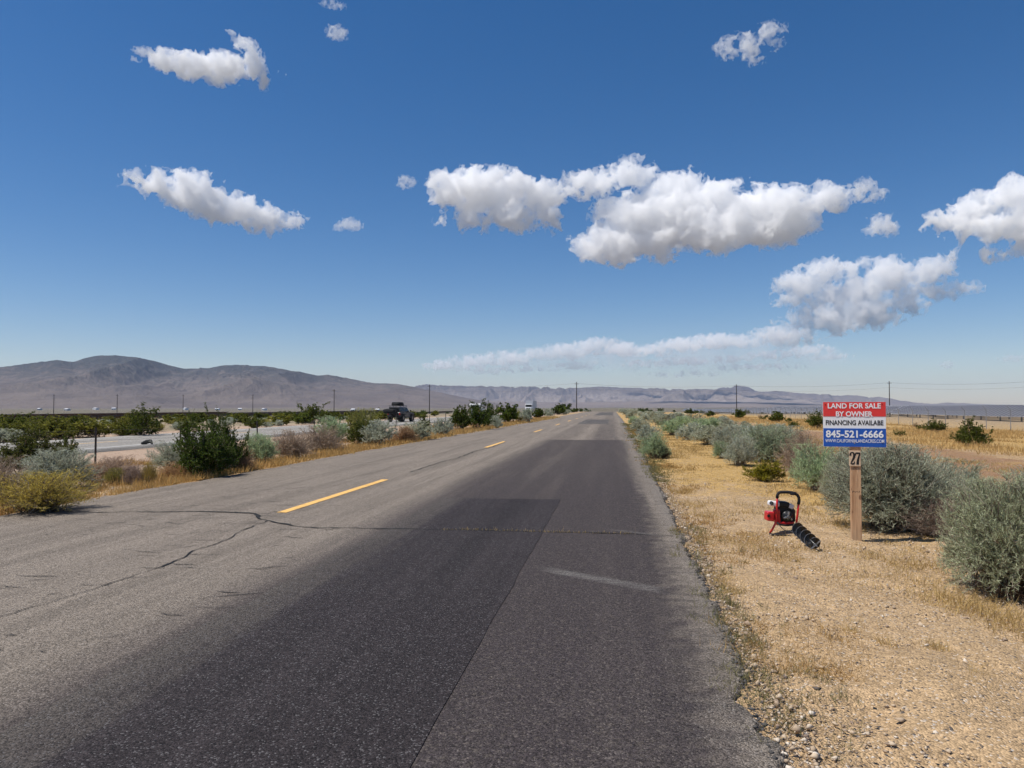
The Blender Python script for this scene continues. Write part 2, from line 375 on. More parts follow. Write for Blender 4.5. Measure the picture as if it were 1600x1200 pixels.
# ================================================================ mountains
def mountain_mat(name,lo,hi,dark,sc_):
    m=NT(name); p=m.pos(); X,Y,Z=m.sep(p)
    n=m.noise(p,sc_,7,.65); n2=m.noise(m.scale(p,(1,1,.35)),sc_*6,6,.7)
    c=m.mix(m.map(n,.35,.65),lo,hi); c=m.mix(m.math('MULTIPLY',m.map(m.math('ADD',m.math('MULTIPLY',Z,.0016),n2),.62,1.0),.85),c,dark)
    c=m.mix(m.map(n2,.52,.7,0,.45),c,tuple(q*1.35 for q in lo))
    return m.bsdf(c,1,0,m.bump(n2,1.0,22),.05)
def mountain(name,prof,r0,r1,seed,mat,ncol,nrow,gul=.55,foot=-6,power=1.25,freq=1.0,crest=.72):
    """ridge: azimuth columns from the outline, rows from foot to behind the crest; gullies run down the slope"""
    P=np.array(prof,float); xs=np.linspace(P[0,0],P[-1,0],ncol); yy=np.interp(xs,P[:,0],P[:,1])
    k=np.ones(5)/5; yp=np.pad(yy,2,mode='edge'); yy=np.convolve(yp,k,'valid')
    az=np.arctan2(xs-957,F)                        # angle from the road's direction, good enough this far off
    fine=1.4*vn(xs*.12,0*xs,seed+1)+.8*vn(xs*.33,0*xs,seed+2)
    elev=np.maximum((636.5-yy)/F,0)*np.cos(az*.6); fz=np.clip((.25*fine)/F,-.004,.004)
    v=np.linspace(0,1.45,nrow); A,Vv=np.meshgrid(xs,v,indexing='ij')
    E=elev[:,None]; rr=r0+(r1-r0)*Vv
    t=np.clip(Vv/crest,0,1); g=np.where(Vv<=crest,t**power,1-.9*((Vv-crest)/(1.45-crest))**1.3)
    ang=np.arctan2(A-957,F); wx=rr*np.sin(ang); wy=rr*np.cos(ang); L=(r1-r0)*.26/freq
    wx2=wx+L*.35*vn(wx/L*.7,wy/L*.7,seed+5); wy2=wy+L*.35*vn(wx/L*.7,wy/L*.7,seed+6)
    rg=0;a_=1;tot=0
    for k in range(6):
        q=np.abs(vn(wx2/L*2**k,wy2/L*.62*2**k,seed+7+k)); rg=rg+a_*(1-np.clip(q*1.7,0,1)); tot+=a_; a_*=.5
    rg=rg/tot
    body=t**power; s_=body*(1-gul*(1-t*.75))+gul*1.5*(rg-.25)*np.clip(t*1.5,0,1)*(1.0-.55*t)
    s_=np.where(Vv<=crest,s_,s_*(1-.85*((Vv-crest)/(1.45-crest))**1.2))
    s_=np.maximum(s_,.0)
    pk=s_.max(1); kk=np.hanning(41); kk/=kk.sum(); pk=np.convolve(np.pad(pk,20,mode='edge'),kk,'valid'); s_=s_/pk[:,None]; s_=np.where(s_>.97,.97+(s_-.97)*.35,s_)
    H=(E*s_+np.clip(fz[:,None],-1,1)*np.clip(s_,0,1)**6*(E>.003))*(r0+(r1-r0)*crest)
    H=H+foot*(1-np.clip(t*3,0,1))
    ang=np.arctan2(A-957,F)
    V=np.stack([rr*np.sin(ang),rr*np.cos(ang),H+CAMH*.5],-1)
    o=link(name,mesh_np(name,V.reshape(-1,3),grid_faces(ncol,nrow),mat,True)); return tag(o,kind='structure')
MM1=mountain_mat('range_rock',(.125,.103,.093),(.175,.143,.123),(.033,.043,.046),.0022)
MM2=mountain_mat('badland_rock',(.19,.158,.138),(.26,.22,.19),(.085,.072,.066),.003)
MM3=mountain_mat('far_rock',(.16,.128,.108),(.20,.16,.135),(.09,.075,.068),.002)
mountain('mountains',[(-420,575),(-300,585),(-200,572),(-100,578),(0,568),(12,567),(40,569),(60,563),(82,559),(120,558),(160,561),(195,567),(225,573),(245,576),(290,573),(315,568),(342,566),(365,569),(400,573),(440,580),(478,587),(498,585),(540,592),(575,598),(612,599),(640,604),(680,612),(730,622),(800,634)],3600,6600,101,MM1,1000,150,.42)
mountain('mountains',[(520,634),(560,622),(600,612),(640,605),(662,600),(700,603),(760,603),(830,605),(880,607),(935,604),(985,606),(1060,608),(1100,609),(1150,611),(1200,617),(1250,625),(1300,633)],8800,12000,202,MM2,640,90,.75,freq=1.6,power=1.0)
mountain('mountains',[(1060,634),(1090,616),(1120,606),(1150,604),(1165,608),(1185,614),(1200,612),(1240,616),(1300,619),(1350,622),(1390,629),(1420,632),(1440,630),(1480,632),(1560,634),(1640,633),(1760,632),(1900,634)],12200,13600,303,MM3,420,50,.45,freq=1.5)
mountain('foothills',[(480,636),(540,628),(590,622),(640,621),(700,624),(800,628),(900,629),(1000,627),(1100,628),(1200,630),(1300,634)],7200,8700,404,MM3,420,40,.35,power=1.0)
# ================================================================ air
hm=bpy.data.materials.new('haze_air'); hm.use_nodes=True; t=hm.node_tree; t.nodes.clear()
ho=t.nodes.new('ShaderNodeOutputMaterial'); pv=t.nodes.new('ShaderNodeVolumePrincipled')
pv.inputs['Color'].default_value=(.58,.72,1,1); pv.inputs['Density'].default_value=3.7e-5; pv.inputs['Anisotropy'].default_value=.1
t.links.new(pv.outputs[0],ho.inputs['Volume'])
hb=MB().box((0,6000,207),(28400,16400,446)); hz_o=hb.build('haze',hm); tag(hz_o,kind='stuff')
# ================================================================ clouds
def bspline_axis(n,period,off):
    t=(np.arange(n)/period+off); i=np.floor(t).astype(int); f=t-i
    m=int(i.max())+4; W=np.zeros((n,m),np.float32); r=np.arange(n)
    W[r,i]=(1-f)**3/6; W[r,i+1]=(3*f**3-6*f**2+4)/6; W[r,i+2]=(-3*f**3+3*f**2+3*f+1)/6; W[r,i+3]=f**3/6
    return W
def noise3(shape,period,r):
    W=[bspline_axis(n,period*k,r.random()) for n,k in zip(shape,(1.0,1.0,1.0))]
    L=r.standard_normal([w.shape[1] for w in W]).astype(np.float32)
    a=np.tensordot(W[0],L,(1,0)); a=np.tensordot(a,W[1],(1,1)); a=np.tensordot(a,W[2],(1,1))
    return a*1.9
def surface_nets(D):
    # D>0 inside ; returns verts (index coords), quads
    s=D>0
    nx,ny,nz=D.shape
    c=np.zeros((nx-1,ny-1,nz-1),np.int8)
    for i in (0,1):
        for j in (0,1):
            for k in (0,1): c+=s[i:nx-1+i,j:ny-1+j,k:nz-1+k]
    act=(c>0)&(c<8)
    idx=np.full(act.shape,-1,np.int32); P=np.argwhere(act); idx[tuple(P.T)]=np.arange(len(P))
    acc=np.zeros((len(P),3),np.float32); cnt=np.zeros(len(P),np.float32)
    cor=[(i,j,k) for i in (0,1) for j in (0,1) for k in (0,1)]
    val={q:D[P[:,0]+q[0],P[:,1]+q[1],P[:,2]+q[2]] for q in cor}
    for a in cor:
        for ax in range(3):
            if a[ax]==0:
                b=list(a); b[ax]=1; b=tuple(b)
                va,vb=val[a],val[b]; m=(va>0)!=(vb>0)
                t=va[m]/(va[m]-vb[m]); p=np.tile(np.array(a,np.float32),(m.sum(),1)); p[:,ax]=t
                acc[m]+=p; cnt[m]+=1
    V=P+acc/cnt[:,None]
    Q=[]
    for ax in range(3):
        o=[x for x in range(3) if x!=ax]
        sl=[slice(1,n-1) for n in D.shape]; sl[ax]=slice(0,D.shape[ax]-1)
        sl2=list(sl); sl2[ax]=slice(1,D.shape[ax])
        A=s[tuple(sl)]; B=s[tuple(sl2)]
        E=np.argwhere(A!=B); fl=A[tuple(E.T)]
        E=E+np.array([0 if x==ax else 1 for x in range(3)])
        def cell(d0,d1):
            e=E.copy(); e[:,o[0]]+=d0; e[:,o[1]]+=d1
            return idx[e[:,0],e[:,1],e[:,2]]
        q=np.stack([cell(-1,-1),cell(0,-1),cell(0,0),cell(-1,0)],1)
        if ax==1: fl=~fl
        q[~fl]=q[~fl][:,::-1]
        Q.append(q)
    return V,np.concatenate(Q)
def cloud_mat(name,dens,aniso=0.0):
    m=bpy.data.materials.new(name); m.use_nodes=True; t=m.node_tree; t.nodes.clear()
    out=t.nodes.new('ShaderNodeOutputMaterial'); v=t.nodes.new('ShaderNodeVolumeScatter')
    v.inputs['Color'].default_value=(1,1,1,1); v.inputs['Density'].default_value=dens; v.inputs['Anisotropy'].default_value=aniso
    t.links.new(v.outputs[0],out.inputs['Volume']); return m
def make_cloud(puffs,label,seed,dist=None,step=1.35,mfp=12,alt=1500,rough=.72,amp=1.12,erode=.24):
    """puffs are ellipses of the outline; the cloud is a closed fractal body of even density"""
    r=np.random.default_rng(seed); P=np.array(puffs,float)
    if dist is None: dist=alt/((636-(P[:,1]+P[:,3]).max())/F)
    x0=(P[:,0]-P[:,2]).min()-9; x1=(P[:,0]+P[:,2]).max()+9; y0=(P[:,1]-P[:,3]).min()-9; y1=(P[:,1]+P[:,3]).max()+9
    wd=(P[:,3]*1.15).max()+8
    X=np.arange(x0,x1,step); Y=np.arange(y0,y1,step); Z=np.arange(-wd,wd,step); shp=(len(X),len(Y),len(Z))
    D=np.full(shp,-1e3,np.float32); gx_,gy_,gz_=(q.astype(np.float32) for q in (X[:,None,None],Y[None,:,None],Z[None,None,:]))
    for (px,py,rx,ry) in P:
        q=np.sqrt(((gx_-px)/rx)**2+((gy_-py)/ry)**2+((gz_-r.uniform(-.25,.25)*ry)/(ry*1.05))**2)
        D=np.maximum(D,(1-q)*min(rx,ry))
    big=float(np.median(np.minimum(P[:,2],P[:,3]))); per=max(big*.75/step,3); a=big*.40*amp
    n=np.zeros(shp,np.float32)
    while per>1.3:
        v=noise3(shp,per,r); n+=a*(.75*(.75-np.abs(v)*1.6)+.45*v); per/=1.9; a*=rough
    D+=n-big*erode
    V,Q=surface_nets(np.pad(D,1,constant_values=-1e3))
    if len(V)<20: return None
    V=(V-1)*step+np.array([x0,y0,-wd]); xc,yc=(x0+x1)/2,(y0+y1)/2
    fw=pray(xc,yc); fw=fw/math.hypot(fw.x,fw.y); h=Vector((fw.x,fw.y,0)); rt=Vector((h.y,-h.x,0)); s=dist/F*math.cos(math.atan2(xc-800,F))
    s=dist/(F/math.cos(math.atan2(xc-800,F)))
    C=np.array(cam.location)+np.array(fw)*dist
    W=(V[:,:1]-xc)*s*math.cos(math.atan2(xc-800,F))*np.array(rt)+(yc-V[:,1:2])*s*np.array((0,0,1))+V[:,2:]*s*np.array(h)
    o=link('cloud',mesh_np('cloud',W,Q,cloud_mat('cloud_vapour',1/(mfp*s))),loc=C)
    return tag(o,label,'cloud','clouds in the sky')
make_cloud([(262,110,28,20),(300,112,45,24),(350,102,48,26),(398,88,20,26),(382,62,22,13),(362,47,10,6),(415,112,10,20),(340,128,30,11),(440,100,12,4)],'ragged white cloud with a curled tail, highest in the sky on the left',3)
make_cloud([(228,80,20,8),(212,95,9,4)],'thin wisp of cloud beside the ragged upper cloud',4,mfp=20,erode=.12,amp=1.6,rough=.8)
make_cloud([(248,296,54,24),(300,300,62,32),(352,322,62,31),(402,334,48,24),(452,336,32,15),(418,353,18,10)],'long white cloud sloping down to the right above the left mountains',5)
make_cloud([(548,350,18,10),(527,357,7,5)],'small cloud puff to the right of the sloping cloud',6,mfp=20,erode=.12,amp=1.6,rough=.8)
make_cloud([(692,282,32,24),(735,298,68,40),(788,296,58,38),(800,338,48,27),(735,340,50,24),(842,308,44,32),(885,304,20,11),(864,340,16,22)],'round white cloud above the road, left of the largest cloud',7)
make_cloud([(634,284,14,9)],'tiny cloud just left of the round cloud',8,mfp=20,erode=.12,amp=1.6,rough=.8)
make_cloud([(985,262,40,28),(925,272,60,25),(900,284,34,15),(960,318,48,22),(1062,290,52,30),(1030,335,105,54),(990,372,108,38),(1120,335,95,54),(1140,362,85,42),(1212,345,70,46),(1270,326,48,26),(1302,318,30,13),(922,378,42,22)],'largest white cloud, piled high above the road',9)
make_cloud([(1165,68,48,17),(1200,56,24,13),(1180,97,9,5)],'thin torn cloud high up on the right',10,mfp=20,erode=.12,amp=1.6,rough=.8)
make_cloud([(527,52,15,10)],'tiny high cloud between the upper clouds',11,mfp=20,erode=.12,amp=1.6,rough=.8)
make_cloud([(520,8,20,6)],'faint sliver of cloud at the top edge of the picture',12,alt=1700,mfp=20,erode=.12,amp=1.6,rough=.8)
make_cloud([(1352,292,20,13),(1364,306,18,10)],'small torn cloud right of the largest cloud, the upper one',13,mfp=20,erode=.12,amp=1.6,rough=.8)
make_cloud([(1378,353,25,15)],'small torn cloud right of the largest cloud, the lower one',14,mfp=20,erode=.12,amp=1.6,rough=.8)
make_cloud([(1478,332,45,20),(1530,320,48,27),(1584,308,44,32),(1542,352,68,28),(1604,350,44,38),(1540,393,64,12),(1604,386,46,18),(1655,345,55,52)],'layered cloud cut by the right edge of the picture',15)
make_cloud([(1250,438,46,24),(1292,420,56,21),(1232,456,32,16),(1350,411,16,9),(1390,432,42,29),(1452,430,36,21),(1330,456,82,26),(1420,462,102,13),(1490,460,30,10),(1330,486,92,25),(1282,500,72,22),(1400,480,48,16),(1375,505,24,10),(1228,520,44,18)],'spreading layered cloud low on the right',16,alt=1400,mfp=17,erode=.12,amp=1.1)
k1=make_cloud([(690,570,26,8),(735,565,34,10),(790,560,42,11),(845,554,40,10),(885,549,38,13),(935,541,44,13),(760,579,40,5),(830,576,34,4),(900,572,30,5)],'thin broken left end of the cloud bank over the far ridge',17,dist=13200,mfp=15,amp=1.35,step=1.25,erode=.12)
k2=make_cloud([(975,543,38,12),(1020,546,40,10),(1066,538,44,12),(1115,533,46,13),(1160,533,40,11),(1206,523,34,11),(1010,566,40,6),(1075,563,44,7),(1140,561,36,6),(1215,556,44,7),(1262,550,34,9),(1290,560,28,5),(1060,584,50,4),(1180,574,60,5)],'broken streaky right end of the cloud bank over the far ridge',27,dist=10300,mfp=15,amp=1.35,step=1.25,erode=.12)
for kk_,pf,sd2,ds in ((k1,[(730,572,60,13),(830,564,90,18),(910,560,60,22)],41,13300),(k2,[(985,558,70,24),(1080,555,90,28),(1170,552,80,25),(1255,562,60,16),(1130,578,120,10)],42,10350)):
    ve=make_cloud(pf,None,sd2,dist=ds,mfp=130,amp=.8,step=2.2,erode=.05); ve.name='cloud_veil'; del ve['category']; del ve['group']
    ve.location-=kk_.location; ve.parent=kk_
make_cloud([(1585,560,26,6)],'low sliver of cloud near the right edge',18,dist=16000,mfp=25,erode=.05)
make_cloud([(1480,570,12,6)],'tiny low cloud puff above the solar field',19,dist=16000,mfp=25,erode=.05)
print('clouds',round(time.time()-T0,1))
# ================================================================ plants
def leaf_mat(name,lo,hi,trans=.25):
    m=NT(name); oi=m.n('ShaderNodeObjectInfo'); at=m.n('ShaderNodeAttribute',attribute_name='tint')
    c=m.mix(at.outputs['Fac'],lo,hi); c=m.mix(1.0,c,oi.outputs['Color'],'MULTIPLY')
    f=m.math('MULTIPLY_ADD',oi.outputs['Random'],.3,.85); x=m.n('ShaderNodeVectorMath',operation='SCALE'); m.put(x.inputs[0],c); m.put(x.inputs['Scale'],f); c=x.outputs[0]
    d=m.n('ShaderNodeBsdfDiffuse'); m.put(d.inputs[0],c); tr=m.n('ShaderNodeBsdfTranslucent'); m.put(tr.inputs[0],c)
    mx=m.n('ShaderNodeMixShader'); mx.inputs[0].default_value=trans; m.put(mx.inputs[1],d.outputs[0]); m.put(mx.inputs[2],tr.outputs[0]); m.t.links.new(mx.outputs[0],m.out.inputs[0])
    return m.m
L_SAGE=leaf_mat('sage_leaf',(.27,.275,.195),(.56,.57,.455),.4); L_CREO=leaf_mat('creosote_leaf',(.045,.062,.014),(.13,.15,.035),.3)
L_DRY=leaf_mat('dry_twig',(.25,.185,.13),(.47,.37,.28),.15); L_GRASS=leaf_mat('straw',(.36,.24,.09),(.62,.45,.20),.3); L_YEL=leaf_mat('yellow_stem',(.26,.22,.05),(.52,.45,.13),.3)
L_WEED=leaf_mat('weed_leaf',(.12,.13,.05),(.30,.25,.12),.25)
L_STEM=leaf_mat('woody_stem',(.13,.10,.075),(.34,.28,.22),0)
def unit(a): return a/(np.linalg.norm(a,axis=-1,keepdims=True)+1e-9)
def slivers(p,d,L,wd,r,fold=0):
    """one thin triangle from p along d, length L, width wd"""
    n=len(p); s=unit(np.cross(d,unit(r.normal(size=(n,3)))))
    a=p-s*wd[:,None]*.5; b=p+s*wd[:,None]*.5; c=p+d*L[:,None]
    V=np.stack([a,b,c],1).reshape(-1,3); return V,np.arange(3*n).reshape(-1,3)
def lozenges(p,d,L,wd,r):
    """small leaf: two triangles meeting along the width"""
    n=len(p); s=unit(np.cross(d,unit(r.normal(size=(n,3)))))
    mid=p+d*(L*.5)[:,None]; V=np.stack([p,mid-s*wd[:,None]*.5,p+d*L[:,None],mid+s*wd[:,None]*.5],1).reshape(-1,3)
    return V,np.arange(4*n).reshape(-1,4)
def ribbons(P,w0,w1,r):
    """P (n,k,3) polylines -> flat tapered ribbons"""
    n,k,_=P.shape; T=np.gradient(P,axis=1); s=unit(np.cross(T,unit(r.normal(size=(n,1,3)))))
    wd=np.linspace(1,0,k)[None,:,None]*(np.asarray(w0).reshape(-1,1,1)-w1)+w1
    V=np.stack([P-s*wd*.5,P+s*wd*.5],2).reshape(-1,3); i=np.arange(n)[:,None]*2*k+np.arange(k-1)[None]*2; i=i.ravel()
    return V,np.stack([i,i+1,i+3,i+2],1)
def dome(r,n,R,H,tmax,lump,seed):
    az=r.uniform(0,2*np.pi,n); th=np.arccos(1-r.random(n)*(1-math.cos(math.radians(tmax))))
    lm=1+lump*vn(np.cos(az)*1.6+5,np.sin(az)*1.6+th*1.4,seed)+lump*.6*vn(np.cos(az)*3.5,np.sin(az)*3.5+th*3,seed+1)
    return np.stack([R*np.sin(th)*np.cos(az),R*np.sin(th)*np.sin(az),H*np.cos(th)],1)*lm[:,None],th
def bush(seed,kind,ns,ntw,nl,leaf,lw,R=.5,H=.8,lump=.22):
    """returns (stem mesh, foliage mesh); about 2R wide and H tall, standing on z=0"""
    r=np.random.default_rng(seed)
    tip,th=dome(r,ns,R,H,{'sage':84,'creo':76,'dry':86,'yel':80}[kind],lump,seed)
    tip*=r.uniform(.72,1.04,ns)[:,None]; tip[:,2]=np.maximum(tip[:,2],.03)
    base=np.stack([r.normal(0,.16*R,ns),r.normal(0,.16*R,ns),np.full(ns,-.03)],1)
    k=6; t=np.linspace(0,1,k)[None,:,None]
    bow={'sage':.16,'creo':.05,'dry':.14,'yel':.18}[kind]
    P=base[:,None]*(1-t)+tip[:,None]*t; P[:,:,2]+=(np.sin(np.pi*t[...,0])*bow*H*np.sin(th)[:,None])
    P[:,1:]+=r.normal(0,.018 if kind!='creo' else .03,(ns,k-1,3))*R*2
    P[:,:,2]=np.maximum(P[:,:,2],-.03)
    SV,SF=ribbons(P,r.uniform(.008,.016,ns)*(1.3 if kind=='creo' else .8),.003,r)
    ti=r.uniform({'sage':.25,'creo':.38,'dry':.2,'yel':.15}[kind],1,(ns,ntw)); seg=ti*(k-1); i0=np.minimum(seg.astype(int),k-2); f=(seg-i0)[...,None]
    idx=np.arange(ns)[:,None]; A=P[idx,i0]; B=P[idx,i0+1]; q=(A*(1-f)+B*f).reshape(-1,3); sdv=unit((B-A).reshape(-1,3))
    n=len(q); up=np.array([0,0,1.]); out=unit(q*np.array([1,1,.6]))
    td=unit(sdv*.55+up*{'sage':.45,'creo':.25,'dry':.2,'yel':.5}[kind]+out*.35+r.normal(0,.42,(n,3))); tl=r.uniform(.10,.26,n)*R*1.7
    TV,TF=ribbons(np.stack([q,q+td*(tl*.5)[:,None]+r.normal(0,.01,(n,3)),q+td*tl[:,None]],1),np.full(n,.0045),.0018,r)
    lt=r.uniform(.1,1,(n,nl)); lp=(q[:,None]+td[:,None]*(lt*tl[:,None])[...,None]).reshape(-1,3)
    ld=unit(np.repeat(td,nl,0)*.75+r.normal(0,.55,(n*nl,3))+up*.15); LL=r.uniform(.6,1.35,n*nl)*leaf
    if kind=='creo':
        ld=unit(r.normal(0,1,(n*nl,3))+up*.3); FV,FF=lozenges(lp,ld,LL,LL*lw,r)
    else: FV,FF=slivers(lp,ld,LL,LL*lw,r)
    def tints(m_,per): return np.clip(np.repeat(r.normal(.5,.18,m_//per+1),per)[:m_]+r.normal(0,.16,m_),0,1)
    FV[:,2]=np.maximum(FV[:,2],.0)
    kx=.5/np.percentile(np.hypot(FV[:,0],FV[:,1]),97); kz=(.6 if kind=='yel' else .8)/np.percentile(FV[:,2],98.5); sc3=np.array([kx,kx,kz]); FV=FV*sc3; SV=SV*sc3; TV=TV*sc3
    for q_ in (FV,SV,TV):
        lim=(.6 if kind=='yel' else .8)*.97; hi=q_[:,2]>lim; q_[hi,2]=lim+(q_[hi,2]-lim)*(.25 if kind!='creo' else .6)
        rd=np.hypot(q_[:,0],q_[:,1]); f_=np.where(rd>.5,(.5+(rd-.5)*.35)/np.maximum(rd,1e-6),1); q_[:,:2]*=f_[:,None]
    sv=np.concatenate([SV,TV]); sf=np.concatenate([SF,TF+len(SV)])
    mats={'sage':L_SAGE,'creo':L_CREO,'dry':L_DRY,'yel':L_YEL}
    stem=L_DRY if kind=='dry' else L_STEM
    return mesh_np('stems',sv,sf,stem,tint=r.random(len(sf))),mesh_np('foliage',FV,FF,mats[kind],tint=tints(len(FF),nl))
NEAR={'sage':[bush(1000+i,'sage',230,9,11,.050,.15,lump=.18+.05*i) for i in range(4)],'creo':[bush(1100+i,'creo',90,17,15,.028,.58,lump=.26) for i in range(2)],
      'dry':[bush(1200+i,'dry',260,9,5,.07,.06,lump=.25) for i in range(2)],'yel':[bush(1300+i,'yel',300,7,7,.06,.08,H=.6) for i in range(2)]}
HUGE=[bush(1400+i,'sage',620,12,15,.030,.15,lump=.22) for i in range(2)]
MID={'sage':[bush(2000+i,'sage',110,7,7,.085,.22,lump=.2+.05*i) for i in range(5)],'creo':[bush(2100+i,'creo',40,12,8,.055,.6,lump=.25+.05*i) for i in range(5)],
     'dry':[bush(2200+i,'dry',120,7,4,.11,.09) for i in range(2)],'yel':[bush(2300+i,'yel',120,6,5,.10,.12,H=.6) for i in range(1)]}
FAR={'sage':[bush(3000+i,'sage',40,5,5,.15,.35) for i in range(3)],'creo':[bush(3100+i,'creo',22,8,5,.12,.75,lump=.34) for i in range(3)],
     'dry':[bush(3200,'dry',50,5,3,.16,.16)],'yel':[bush(3300,'yel',50,5,4,.16,.2)]}
PR=random.Random(4)
NAMES={'sage':('sagebrush','sagebrush'),'creo':('creosote_bush','bush'),'dry':('dry_shrub','dry shrub'),'yel':('straw_shrub','shrub')}
def plant(kind,loc,wd,ht,label,group=None,color=(1,1,1),lod=None,rz=None,name=None):
    d=math.hypot(loc[0],loc[1]); lod=lod or (NEAR if d<26 else MID if d<60 else FAR)
    st,fo=PR.choice(lod[kind]) if isinstance(lod,dict) else lod
    nm,cat=NAMES[kind]
    o=empty(name or nm,loc,label,cat,group,PR.uniform(0,6.28) if rz is None else rz)
    h0=.6 if kind=='yel' else .8
    o.scale=(wd,wd*PR.uniform(.9,1.1),ht/h0)
    for n_,me in (('stems',st),('foliage',fo)):
        c=link(n_,me,o); c.color=(*color,1) if n_=='foliage' or kind=='dry' else (1,1,1,1)
    return o
def pplant(kind,px,py,wpx,hpx,label,group=None,color=(1,1,1),lod=None,**kw):
    """stand a bush where the photo shows its foot at (px,py), wpx wide and hpx tall"""
    p,t=ground_at(px,py); s=t/F*math.hypot(1,.1)
    return plant(kind,p,wpx*s,hpx*s,label,group,color,lod,**kw)
GREY=(1.04,1.08,1.08); GRN=(.92,1.12,.82); DULL=(.97,.97,.90); OLV=(1.15,1.1,.7)
VL='shrubs along the left verge'; VR='shrubs along the right verge'
# --- left verge, from the near corner onwards
pplant('yel',62,799,150,62,'yellow-green bushy clump spilling onto the road edge at the left',VL,(1.45,1.3,1.1))
pplant('dry',-6,782,90,68,'tan dry shrub cut by the left edge of the picture',VL)
pplant('sage',86,764,125,62,'grey-green sagebrush just behind the yellow-green clump',VL,GREY)
pplant('creo',48,742,120,66,'dark open bush at the left edge behind the sagebrush',VL,(1.1,1,1.1))
pplant('creo',103,726,38,44,'small dark bush against the fence post at the left',VL)
pplant('dry',175,752,90,40,'pale thin dry shrub on the bare sand at the left',VL,(1.05,1,1))
pplant('yel',178,757,36,26,'small yellow-green shrub on the left verge, rounder of two',VL,(.85,.9,.8))
pplant('dry',208,757,40,30,'low grey-brown dry shrub between two yellow clumps',VL,(.8,.78,.85))
pplant('yel',233,757,26,34,'upright straw-yellow grass clump on the left verge',VL,(1.15,1,.9))
pplant('dry',280,748,70,26,'low orange-brown dry shrub at the foot of the dark green bush',VL,(1.05,.85,.6))
pplant('sage',272,736,70,46,'pale grey-green sagebrush behind the leaning fence post',VL,GREY)
pplant('creo',322,747,104,84,'big dark green bush at the road edge, largest on the left verge',VL,(.8,.95,.8))
pplant('creo',352,738,66,86,'dark green bush growing into the biggest one',VL,(.8,.95,.8))
pplant('dry',378,736,44,40,'small brown dry shrub right of the big dark green bush',VL,(1,.85,.75))
pplant('sage',407,723,60,46,'round green sagebrush left of the wide tan shrub',VL,GRN)
pplant('dry',455,716,80,44,'wide tan dry shrub on the left verge, its near half',VL)
pplant('dry',500,706,80,42,'wide tan dry shrub on the left verge, its far half',VL)
pplant('sage',522,690,62,40,'green sagebrush behind the wide tan shrub',VL,GRN)
pplant('yel',566,692,60,54,'tall olive shrub with yellowish top beside the dark car',VL,(.62,.72,.75))
pplant('creo',560,696,40,40,'dark shrub at the foot of the tall olive one',VL)
pplant('sage',590,696,60,40,'round grey-green sagebrush in front of the tall olive shrub',VL,GREY)
pplant('dry',632,692,52,26,'low orange-brown dry shrub right of the round sagebrush',VL,(1,.8,.6))
pplant('sage',648,689,54,30,'low grey sagebrush near the lone fence posts',VL,DULL)
pplant('creo',666,679,28,28,'small green bush between two sagebrushes',VL)
pplant('sage',691,682,38,30,'round pale sagebrush bulging over the left road edge',VL,GREY)
pplant('creo',717,673,34,38,'dark green bush left of the tallest dark one',VL,(.85,.95,.8))
pplant('creo',745,672,52,44,'tallest dark bush on the left verge halfway up the road',VL,(.7,.85,.7))
pplant('creo',764,668,36,36,'dark bush right behind the tallest one',VL,(.75,.85,.7))
pplant('sage',776,669,24,20,'small pale sagebrush at the foot of the dark bushes',VL,GREY)
pplant('creo',793,661,36,30,'dark bush halfway up the left verge beside an olive one',VL,(.8,.9,.7))
pplant('yel',812,660,26,20,'small olive shrub halfway up the left verge',VL,(.6,.68,.6))
pplant('sage',824,660,28,22,'pale sagebrush overhanging the left road edge near the far dashes',VL,GREY)
pplant('creo',842,654,22,16,'small dark bush near the far end of the left verge',VL,(.8,.9,.7))
pplant('sage',856,652,22,14,'small pale sagebrush near the far end of the left verge',VL,GREY)
pplant('creo',872,648,28,16,'dark bush at the bend of the left road edge',VL,(.75,.85,.7))
pplant('creo',884,645,20,14,'last dark bush before the road crest on the left',VL,(.75,.85,.7))
pplant('sage',880,648,16,9,'last pale sagebrush before the road crest on the left',VL,GREY)
# --- right verge
pplant('sage',1022,716,52,40,'sagebrush leaning out at the right edge of the asphalt',VR,GRN)
pplant('dry',1036,716,30,20,'dark tuft added as the shadow of the sagebrush at the asphalt edge',VR,(.55,.5,.45))  # darkened tuft stands in for the shade right of that sagebrush
pplant('sage',1012,690,40,26,'low sagebrush at the asphalt edge, second from the sign side',VR,GREY)
pplant('sage',1000,674,34,20,'low sagebrush at the asphalt edge, third along',VR,DULL)
pplant('sage',1156,728,60,46,'sagebrush left of the small yellow-green bush',VR,GREY)
pplant('sage',1196,722,84,60,'rounded green sagebrush behind the small yellow-green bush',VR,(.86,1,.86))
pplant('sage',1232,716,70,50,'grey sagebrush beside the dry tan shrub',VR,DULL)
pplant('creo',1194,752,62,32,'small yellow-green bush with a narrow foot on golden sand',VR,(3.0,2.2,1.0))
pplant('dry',1252,746,80,72,'tall dry tan shrub left of the sign',VR,(1,.97,.95))
pplant('sage',1278,766,84,72,'green sagebrush just left of the sign post',VR,GRN)
pplant('sage',1334,782,96,76,'green-grey sagebrush right behind the sign post',VR,(1.1,1.2,1.02),lod=HUGE[0])
pplant('dry',1310,776,60,50,'dry brown shrub low behind the sign post',VR,(.8,.75,.7))
pplant('sage',1402,824,196,128,'largest grey-green sagebrush, right of the sign post',VR,(1.18,1.22,1.16),lod=HUGE[1])
pplant('dry',1462,838,110,62,'tangle of grey dead branches under the largest sagebrush',VR,(.85,.85,.9))
pplant('sage',1502,806,96,76,'dark grey-green sagebrush behind the largest one',VR,(.85,.94,.88))
pplant('sage',1466,800,130,84,'grey-green sagebrush between the largest one and the right edge',VR,(1.0,1.05,.95))
